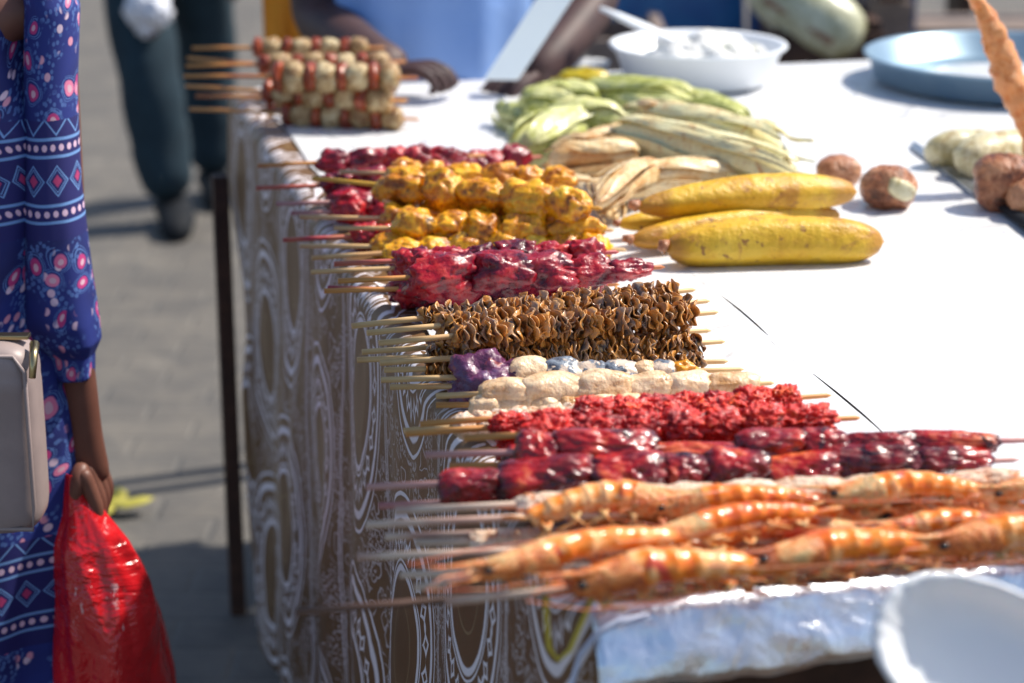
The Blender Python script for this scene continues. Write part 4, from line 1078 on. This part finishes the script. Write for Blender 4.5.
# red plastic bag
def redbag():
    ks = [((75, 472), 9, 9), ((76, 490), 12, 14), ((84, 512), 20, 22), ((93, 540), 36, 34), ((102, 575), 47, 44), ((108, 620), 54, 52), ((112, 670), 60, 56), ((114, 730), 60, 58), ((114, 790), 50, 50), ((113, 815), 20, 30)]
    yb2 = Y0-.05; kk = [(PY(c[0], c[1], yb2), a/scale_at(PY(c[0], c[1], yb2)), b/scale_at(PY(c[0], c[1], yb2))) for c, a, b in ks]
    def fo(a, t):
        n = nz((math.cos(a)*1.3, math.sin(a)*1.3, t*2.0), 1.2, 4, 2); r = abs(nz((math.cos(a)*1.2, math.sin(a)*1.2, t*1.5), 1.2, 9, 1))
        return .22*n-.16*r+.04+.05*math.sin(6*a+3*t)*max(0, 1-t*2)
    v, f, uv = loft(resample(kk, 90), 120, fo)
    c = kk[4][0]; v = [p-c for p in v]
    o = me_obj('plastic_bag', v, f, 'redbag'); o.location = c; o.modifiers.new('t', 'SOLIDIFY').thickness = .001
    # two handle loops through the fingers
    for s in (-1, 1):
        m = MB(); p0 = kk[1][0]-c; hd_ = pal+dn*.045-c
        m.tube([p0+Vector((s*.006, 0, -.01)), (p0+hd_)/2+Vector((s*.012, -.02, .01)), hd_+Vector((-.012, -.035+.03*(s+1), .006)), hd_+Vector((-.014, .03, .0)), p0+Vector((s*.006, .012, -.01))], .006, 8, sq=.4); m.build('handle', 'redbag', o)
    tag(o, 'crumpled glossy red plastic bag hanging from the hand at the left', 'plastic bag')
redbag()

# --- person walking far behind, legs in dark trousers
f1 = PZ(172, 214, .04); f2 = PZ(214, 186, .04)
fp = empty('person', ((f1.x+f2.x)/2, (f1.y+f2.y)/2, 0)); Yf = (f1.y+f2.y)/2
k1 = PY(140, 95, f1.y-.05); k2 = PY(205, 85, f2.y)
hip = Vector(((k1.x+k2.x)/2-.02, Yf, .93)); h1 = hip+Vector((-.10, -.05, -.04)); h2 = hip+Vector((.10, .03, -.04))
k1 = Vector((h1.x*.45+f1.x*.55, f1.y, .50)); k2 = Vector((h2.x*.5+f2.x*.5, f2.y, .50))
ha = PY(148, -6, Yf-.25)
mb = MB(); nk = hip+Vector((.02, -.02, .56)); hd2 = nk+Vector((0, -.02, .16))
pts = [hip, hip+Vector((0, 0, .22)), hip+Vector((.01, 0, .44)), nk, nk+Vector((0, -.01, .09)), hip+Vector((-.19, 0, .44)), hip+Vector((-.20, -.08, .18)), ha, ha+Vector((0, -.02, -.05)), hip+Vector((.20, 0, .44)), hip+Vector((.25, .02, .18)), hip+Vector((.25, -.02, -.05)), hip+Vector((.25, -.03, -.11)), h1, k1, f1+Vector((0, 0, .03)), f1+Vector((.03, -.13, -.01)), h2, k2, f2+Vector((0, 0, .03)), f2+Vector((.03, -.13, -.01))]
rd = [.13, .12, .13, .055, .055, .055, .042, .03, (.02, .036), .055, .042, .03, (.02, .036), .08, .055, .036, .032, .08, .055, .036, .032]
v, f = skin_mesh(pts, ed, rd); mb.add(v, f); v, f, rot = head_geo(hd2); mb.add(v, f)
hand_geo(mb, ha+Vector((0, -.02, -.05)), Vector((0, 0, -1)), Vector((-1, 0, 0)), Vector((0, -1, 0)), 1.1)
hand_geo(mb, pts[12], Vector((0, 0, -1)), Vector((1, 0, 0)), Vector((0, -1, 0)), 1.1)
child_world(mb.build('body', 'skin'), fp); add_face(fp, hd2, rot)
v, f = skin_mesh([hip+Vector((0, 0, .06)), hip, h1, k1, f1+Vector((0, 0, .045)), h2, k2, f2+Vector((0, 0, .045))], [(0, 1), (1, 2), (2, 3), (3, 4), (1, 5), (5, 6), (6, 7)], [.15, .165, .13, .11, .095, .13, .11, .095])
mb = MB(); mb.add(v, f); mb.v = [p+Vector((nz(p, 8, 1, 2), nz(p, 8, 2, 2), 0))*.012 for p in mb.v]; child_world(mb.build('trousers', 'teal'), fp)
v, f = skin_mesh([hip+Vector((0, 0, .04)), hip+Vector((0, 0, .22)), hip+Vector((.01, 0, .42)), nk+Vector((0, 0, -.03)), hip+Vector((-.19, 0, .43)), hip+Vector((-.20, -.06, .22)), hip+Vector((.20, 0, .43)), hip+Vector((.245, .015, .22))], [(0, 1), (1, 2), (2, 3), (2, 4), (4, 5), (2, 6), (6, 7)], [.155, .14, .15, .065, .075, .06, .075, .06])
mb = MB(); mb.add(v, f); child_world(mb.build('shirt', 'darkcloth'), fp)
for q in (f1, f2):
    m = MB(); b0 = Vector((q.x, q.y, .045)); m.tube([b0+Vector((-.02, .09, .0)), b0+Vector((0, .02, .02)), b0+Vector((.03, -.08, .0)), b0+Vector((.045, -.20, -.012)), b0+Vector((.05, -.24, -.02))], [.045, .065, .062, .052, .02], 14, sq=.8); child_world(m.build('shoe', 'black'), fp)
tag(fp, 'person in dark teal trousers and black shoes walking on the paving behind', 'person')
me = chunk_mesh('white_bag', (.07, .06, .085), 'whitebag', 44, .35, 1.5, 2.2, ridge=.4); o = bpy.data.objects.new('white_bag', me); COL.objects.link(o); o.location = PY(147, 8, Yf-.28)
tag(o, 'crumpled white plastic bag in the walking person\'s hand', 'plastic bag')

# --- vendor behind the table
Yv = TP(LEN, .5).y+.16
vc = Vector((PY(440, 40, Yv).x, Yv, 0)); vp = empty('person', vc)
zc_ = 1.0
def vy(px, py, Y): return PY(px, py, Y)
lh1 = vy(378, 62, TP(LEN, .4).y-.16); le = vy(318, 20, Yv-.02); ls = vy(318, -70, Yv)
rh1 = vy(548, 62, TP(LEN, .7).y-.14); re_ = vy(602, -6, Yv-.03); rs = vy(556, -80, Yv)
mb = MB(); hd3 = vc+Vector((0, -.05, 1.66))
pts = [vc+Vector((0, 0, .78)), vc+Vector((0, 0, 1.00)), vc+Vector((0, 0, 1.30)), vc+Vector((0, -.01, 1.42)), vc+Vector((0, -.03, 1.54)), ls, le, lh1, lh1+Vector((.05, -.03, -.01)), rs, re_, rh1, rh1+Vector((-.05, -.03, -.02)),
       vc+Vector((.11, -.05, .72)), vc+Vector((.14, -.02, .40)), vc+Vector((.14, .02, .09)), vc+Vector((.15, -.12, .035)), vc+Vector((-.11, -.05, .72)), vc+Vector((-.14, -.02, .40)), vc+Vector((-.14, .02, .09)), vc+Vector((-.15, -.12, .035))]
rd = [.15, .15, .15, .06, .06, .06, .062, .045, (.03, .045), .06, .055, .045, (.035, .05), .09, .06, .04, .034, .09, .06, .04, .034]
v, f = skin_mesh(pts, ed, rd); mb.add(v, f); v, f, rot = head_geo(hd3); mb.add(v, f)
hand_geo(mb, pts[8], Vector((.9, -.35, -.1)).normalized(), Vector((0, -.3, 1)).normalized(), Vector((.35, .9, 0)).normalized(), 1.15, .9)
hand_geo(mb, pts[12], Vector((-.6, -.6, -.45)).normalized(), Vector((0, -.5, .9)).normalized(), Vector((-.6, .7, 0)).normalized(), 1.2, .9)
child_world(mb.build('body', 'skin3'), vp); add_face(vp, hd3, rot)
def vf(a, t): return .035*math.sin(6*a+4*t)*(.3+t)+.02*math.sin(13*a-3*t)
ks = [(vc+Vector((0, 0, 1.46)), .07, .07), (vc+Vector((0, 0, 1.42)), .17, .10), (vc+Vector((0, 0, 1.34)), .225, .13), (vc+Vector((0, -.01, 1.18)), .225, .16), (vc+Vector((0, -.02, 1.02)), .215, .175), (vc+Vector((0, -.01, .88)), .215, .17), (vc+Vector((0, 0, .74)), .22, .16)]
v, f, uv = loft(resample(ks, 50), 80, vf); o = me_obj('shirt', v, f, 'blue_shirt', None, True, uv); child_world(o, vp)
v, f = skin_mesh([vc+Vector((0, 0, .80)), vc+Vector((.11, -.05, .72)), vc+Vector((.14, -.02, .40)), vc+Vector((.14, .02, .12)), vc+Vector((-.11, -.05, .72)), vc+Vector((-.14, -.02, .40)), vc+Vector((-.14, .02, .12))], [(0, 1), (1, 2), (2, 3), (0, 4), (4, 5), (5, 6)], [.17, .12, .09, .07, .12, .09, .07])
mb = MB(); mb.add(v, f); child_world(mb.build('trousers', 'darkcloth'), vp)
for s in (-1, 1):
    m = MB(); b0 = vc+Vector((s*.15, 0, .04)); m.tube([b0+Vector((0, .09, 0)), b0+Vector((0, .02, .012)), b0+Vector((0, -.10, 0)), b0+Vector((0, -.22, -.015))], [.035, .05, .05, .02], 12, sq=.8); child_world(m.build('shoe', 'black'), vp)
tag(vp, 'person in a bright blue shirt leaning on the far end of the table', 'person')
# board held by the vendor
Yb = TP(LEN, .62).y-.24
q = [vy(484, 80, Yb), vy(518, 80, Yb), vy(592, -30, Yb+.10), vy(556, -30, Yb+.10)]
n_ = (q[1]-q[0]).cross(q[3]-q[0]).normalized()*.006; vs = q+[p+n_ for p in q]
o = me_obj('flat_board', vs, [[0, 1, 2, 3], [7, 6, 5, 4], [0, 4, 5, 1], [1, 5, 6, 2], [2, 6, 7, 3], [3, 7, 4, 0]], 'board', None, False)
tag(o, 'narrow pale blue board leaning diagonally before the blue shirt', 'board')
# orange cloth on a rail
Yo = Yv+.35
rail = tag(empty('wooden_rail', PY(280, 60, Yo+.05)*1.0), 'dark wooden rail stand behind the far left corner of the table', 'rail'); rail.location.z = 0
zr = PY(280, -40, Yo).z
m = MB(); m.tube([(-.07, 0, zr), (.25, 0, zr)], .018, 10); m.build('crossbar', 'wood_dark', rail)
for s in (0, .9): m = MB(); m.box((s*.22, .06, zr/2), (.035, .035, zr), None, .003); m.build('post', 'wood_dark', rail, False)
xa, xb = PY(262, 0, Yo).x, PY(322, 0, Yo).x; vs = []; nx = 40; nzv = 50
for j in range(nzv+1):
    for i in range(nx+1):
        t = i/nx; k = j/nzv; vs.append(Vector((xa+(xb-xa)*t, Yo+.028*math.sin(t*16+1)*k-.0, zr+.02-k*.55)))
o = me_obj('orange_cloth', vs, [[j*(nx+1)+i, j*(nx+1)+i+1, (j+1)*(nx+1)+i+1, (j+1)*(nx+1)+i] for j in range(nzv) for i in range(nx)], 'orange'); o.modifiers.new('t', 'SOLIDIFY').thickness = .003
tag(o, 'bright orange cloth hanging behind the bare dark arm', 'cloth')

# ------------------------------------------------------------------ background at the right
def bg(px, py, Y): return PY(px, py, Y)
Yg = 6.6
# blue metal frame stall
st = tag(empty('metal_stand', (PY(860, 0, Yg).x, Yg, 0)), 'dark stand with blue posts behind the tin tray', 'stand')
for px, wpx in ((762, 26), (832, 28), (907, 16)):
    x = PY(px, 10, Yg).x-st.location.x; w_ = wpx/scale_at(PY(px, 10, Yg)); m = MB(); m.box((x, 0, .75), (w_, .05, 1.5), None, .004); m.build('post', 'bluemetal', st, False)
xL, xR = PY(745, 10, Yg).x-st.location.x, PY(925, 10, Yg).x-st.location.x
for z in (.55, 1.46): m = MB(); m.box(((xL+xR)/2, .04, z), (xR-xL, .30, .04), None, .004); m.build('shelf', 'wood_dark', st, False)
m = MB(); m.box(((xL*.4+xR*.6), .16, 1.0), ((xR-xL)*.62, .03, .8), None, .004); m.build('back_panel', 'black', st, False)
# blue plastic chair
Yc = 5.9
def chair(loc, rz):
    c = empty('plastic_chair', loc); c.rotation_euler.z = rz
    m = MB(); m.box((0, 0, .44), (.44, .42, .035), None, .012); m.build('seat', 'blueplastic', c)
    m = MB(); m.box((0, .21, .76), (.44, .035, .30), Euler((R(-8), 0, 0)), .012); m.build('backrest', 'blueplastic', c)
    for sx in (-1, 1):
        for sy in (-1, 1):
            m = MB(); m.tube([(sx*.18, sy*.17, .43), (sx*.21, sy*.20, 0)], [.02, .016], 8); m.build('leg', 'blueplastic', c)
        m = MB(); m.tube([(sx*.2, .2, .42), (sx*.2, .22, .66)], .016, 8); m.build('back_post', 'blueplastic', c)
    return c
tag(chair((PY(700, 30, 6.4).x, 6.4, 0), R(15)), 'blue plastic chair behind the white basin', 'chair')
# dark crate and items behind the basin
def crate(px0, px1, Y, z0, z1, mat, label, slats=4):
    x0, x1 = PY(px0, 20, Y).x, PY(px1, 20, Y).x; c = tag(empty('slatted_crate', ((x0+x1)/2, Y, 0)), label, 'crate'); w_ = x1-x0
    dz = (z1-z0)/slats
    for i in range(slats): m = MB(); m.box((0, 0, z0+dz*(i+.5)), (w_, .02, dz*.74), None, .002); m.build('slat', mat, c, False)
    for i in range(slats): m = MB(); m.box((0, .36, z0+dz*(i+.5)), (w_, .02, dz*.74), None, .002); m.build('slat', mat, c, False)
    for s in (-1, 1):
        m = MB(); m.box((s*(w_/2-.02), .18, (z0+z1)/2), (.03, .34, z1-z0), None, .002); m.build('side_panel', mat, c, False)
    m = MB(); m.box((0, .18, z0+.012), (w_-.06, .33, .02), None, .002); m.build('bottom_board', mat, c, False)
    return c
crate(775, 885, 5.75, 0, .86, 'wood_dark', 'dark slatted crate under the pale sack')
crate(590, 668, 6.0, 0, .80, 'wood', 'grey slatted crate behind the left of the basin')
# pale sack slanting over the crate
a, b_ = PY(752, -25, 5.85), PY(862, 46, 5.75); m = MB(); n = 24; ax = b_-a; pts, rad = [], []
r0 = 27/scale_at(a)
for i in range(n): t = i/(n-1); pts.append(a+ax*t); rad.append(r0*(1+.25*math.sin(t*3.1))*(max(.02, 1-abs(2*t-1)**6)**.5))
sroot = empty('woven_sack', (a+b_)/2); m.tube([p-sroot.location for p in pts], rad, 28)
m.v = [v*(1+.05*nz(v, 9, 3, 3)) for v in m.v]; m.build('sack_body', 'sack', sroot)
m = MB(); m.tube([p-sroot.location+Vector((-.02, -.058, -.02)) for p in pts[4:-5]], [.03]*(n-9), 10, sq=.5); m.build('stripe', 'sackstripe', sroot)
tag(sroot, 'long pale green woven sack with a brown stripe slanting behind the basin', 'sack')
# support for the sack's upper end
# clay pot
m = MB(); m.lathe([(0, 0), (.05, 0), (.085, .05), (.075, .10), (.055, .12), (.06, .135), (.05, .135), (.045, .12), (0, .11)], 32)
o = m.build('clay_pot', 'clay'); o.location = (PY(888, 34, 6.0).x, 6.0, .91); tag(o, 'small pale clay pot left of the blue post behind the tray', 'pot')
crate(868, 912, 5.98, 0, .91, 'wood', 'narrow grey crate carrying the clay pot')
# wooden benches
for i, (Y, z, lb) in enumerate(((7.2, .62, 'low grey wooden bench behind the tin tray, nearest of the three'), (8.4, .62, 'grey wooden bench behind the nearest one at the right back'), (9.8, .62, 'farthest grey wooden bench at the right back'))):
    x0, x1 = PY(800, 10, Y).x, PY(1250, 10, Y).x; b = tag(empty('wooden_bench', ((x0+x1)/2, Y, 0)), lb, 'bench', 'wooden benches at the back')
    m = MB(); m.box((0, 0, z), (x1-x0, .34, .045), None, .004); m.build('seat', 'wood', b, False)
    m = MB(); m.box((0, .15, z+.28), (x1-x0, .03, .16), None, .004); m.build('backrest', 'wood', b, False)
    for s in (-1, -.33, .33, 1):
        m = MB(); m.box((s*((x1-x0)/2-.1), 0, (z-.02)/2), (.05, .30, z-.02), None, .003); m.build('leg', 'wood_dark', b, False)
    for s in (-1, 1): m = MB(); m.box((s*((x1-x0)/2-.1), .15, z+.12), (.04, .028, .22), None, .002); m.build('back_post', 'wood_dark', b, False)
# yellow leaf on the paving
p = PZ(113, 512, .012); m = MB()
for k in range(4):
    a = k*1.3+.3; d0 = Vector((math.cos(a), math.sin(a), .12)); m.tube([d0*.0, d0*.03, d0*.07, d0*.09], [.006, .026, .022, .003], 10, sq=.18)
o = m.build('fruit_peel', 'leaf'); o.location = p+Vector((0, 0, .012)); tag(o, 'yellow peel lying on the paving beside the red bag', 'peel')

# ------------------------------------------------------------------ light
w = bpy.data.worlds.new('World'); sc.world = w; w.use_nodes = True; nt = w.node_tree
sky = nt.nodes.new('ShaderNodeTexSky'); sky.sky_type = 'NISHITA'; sky.sun_disc = False
EL, AZ = 52, 68            # sun height and how far right of straight ahead
sky.sun_elevation = R(EL); sky.sun_rotation = R(AZ); sky.dust_density = 1.5
bgn = nt.nodes['Background']; nt.links.new(sky.outputs[0], bgn.inputs[0]); bgn.inputs[1].default_value = .10
sl = bpy.data.lights.new('sun', 'SUN'); sl.energy = 4.0; sl.angle = R(1.8); sl.color = (1, .93, .82)
so = bpy.data.objects.new('sun', sl); COL.objects.link(so)
sd = Vector((math.sin(R(AZ))*math.cos(R(EL)), math.cos(R(AZ))*math.cos(R(EL)), math.sin(R(EL))))
so.rotation_euler = sd.to_track_quat('Z', 'Y').to_euler(); so.location = (3, 3, 6)
vs_ = sc.view_settings; vs_.view_transform = 'Standard'; vs_.look = 'None'; vs_.exposure = .62; vs_.gamma = 1; vs_.use_curve_mapping = False
sc.render.engine = 'CYCLES'
sc.cycles.use_denoising = True
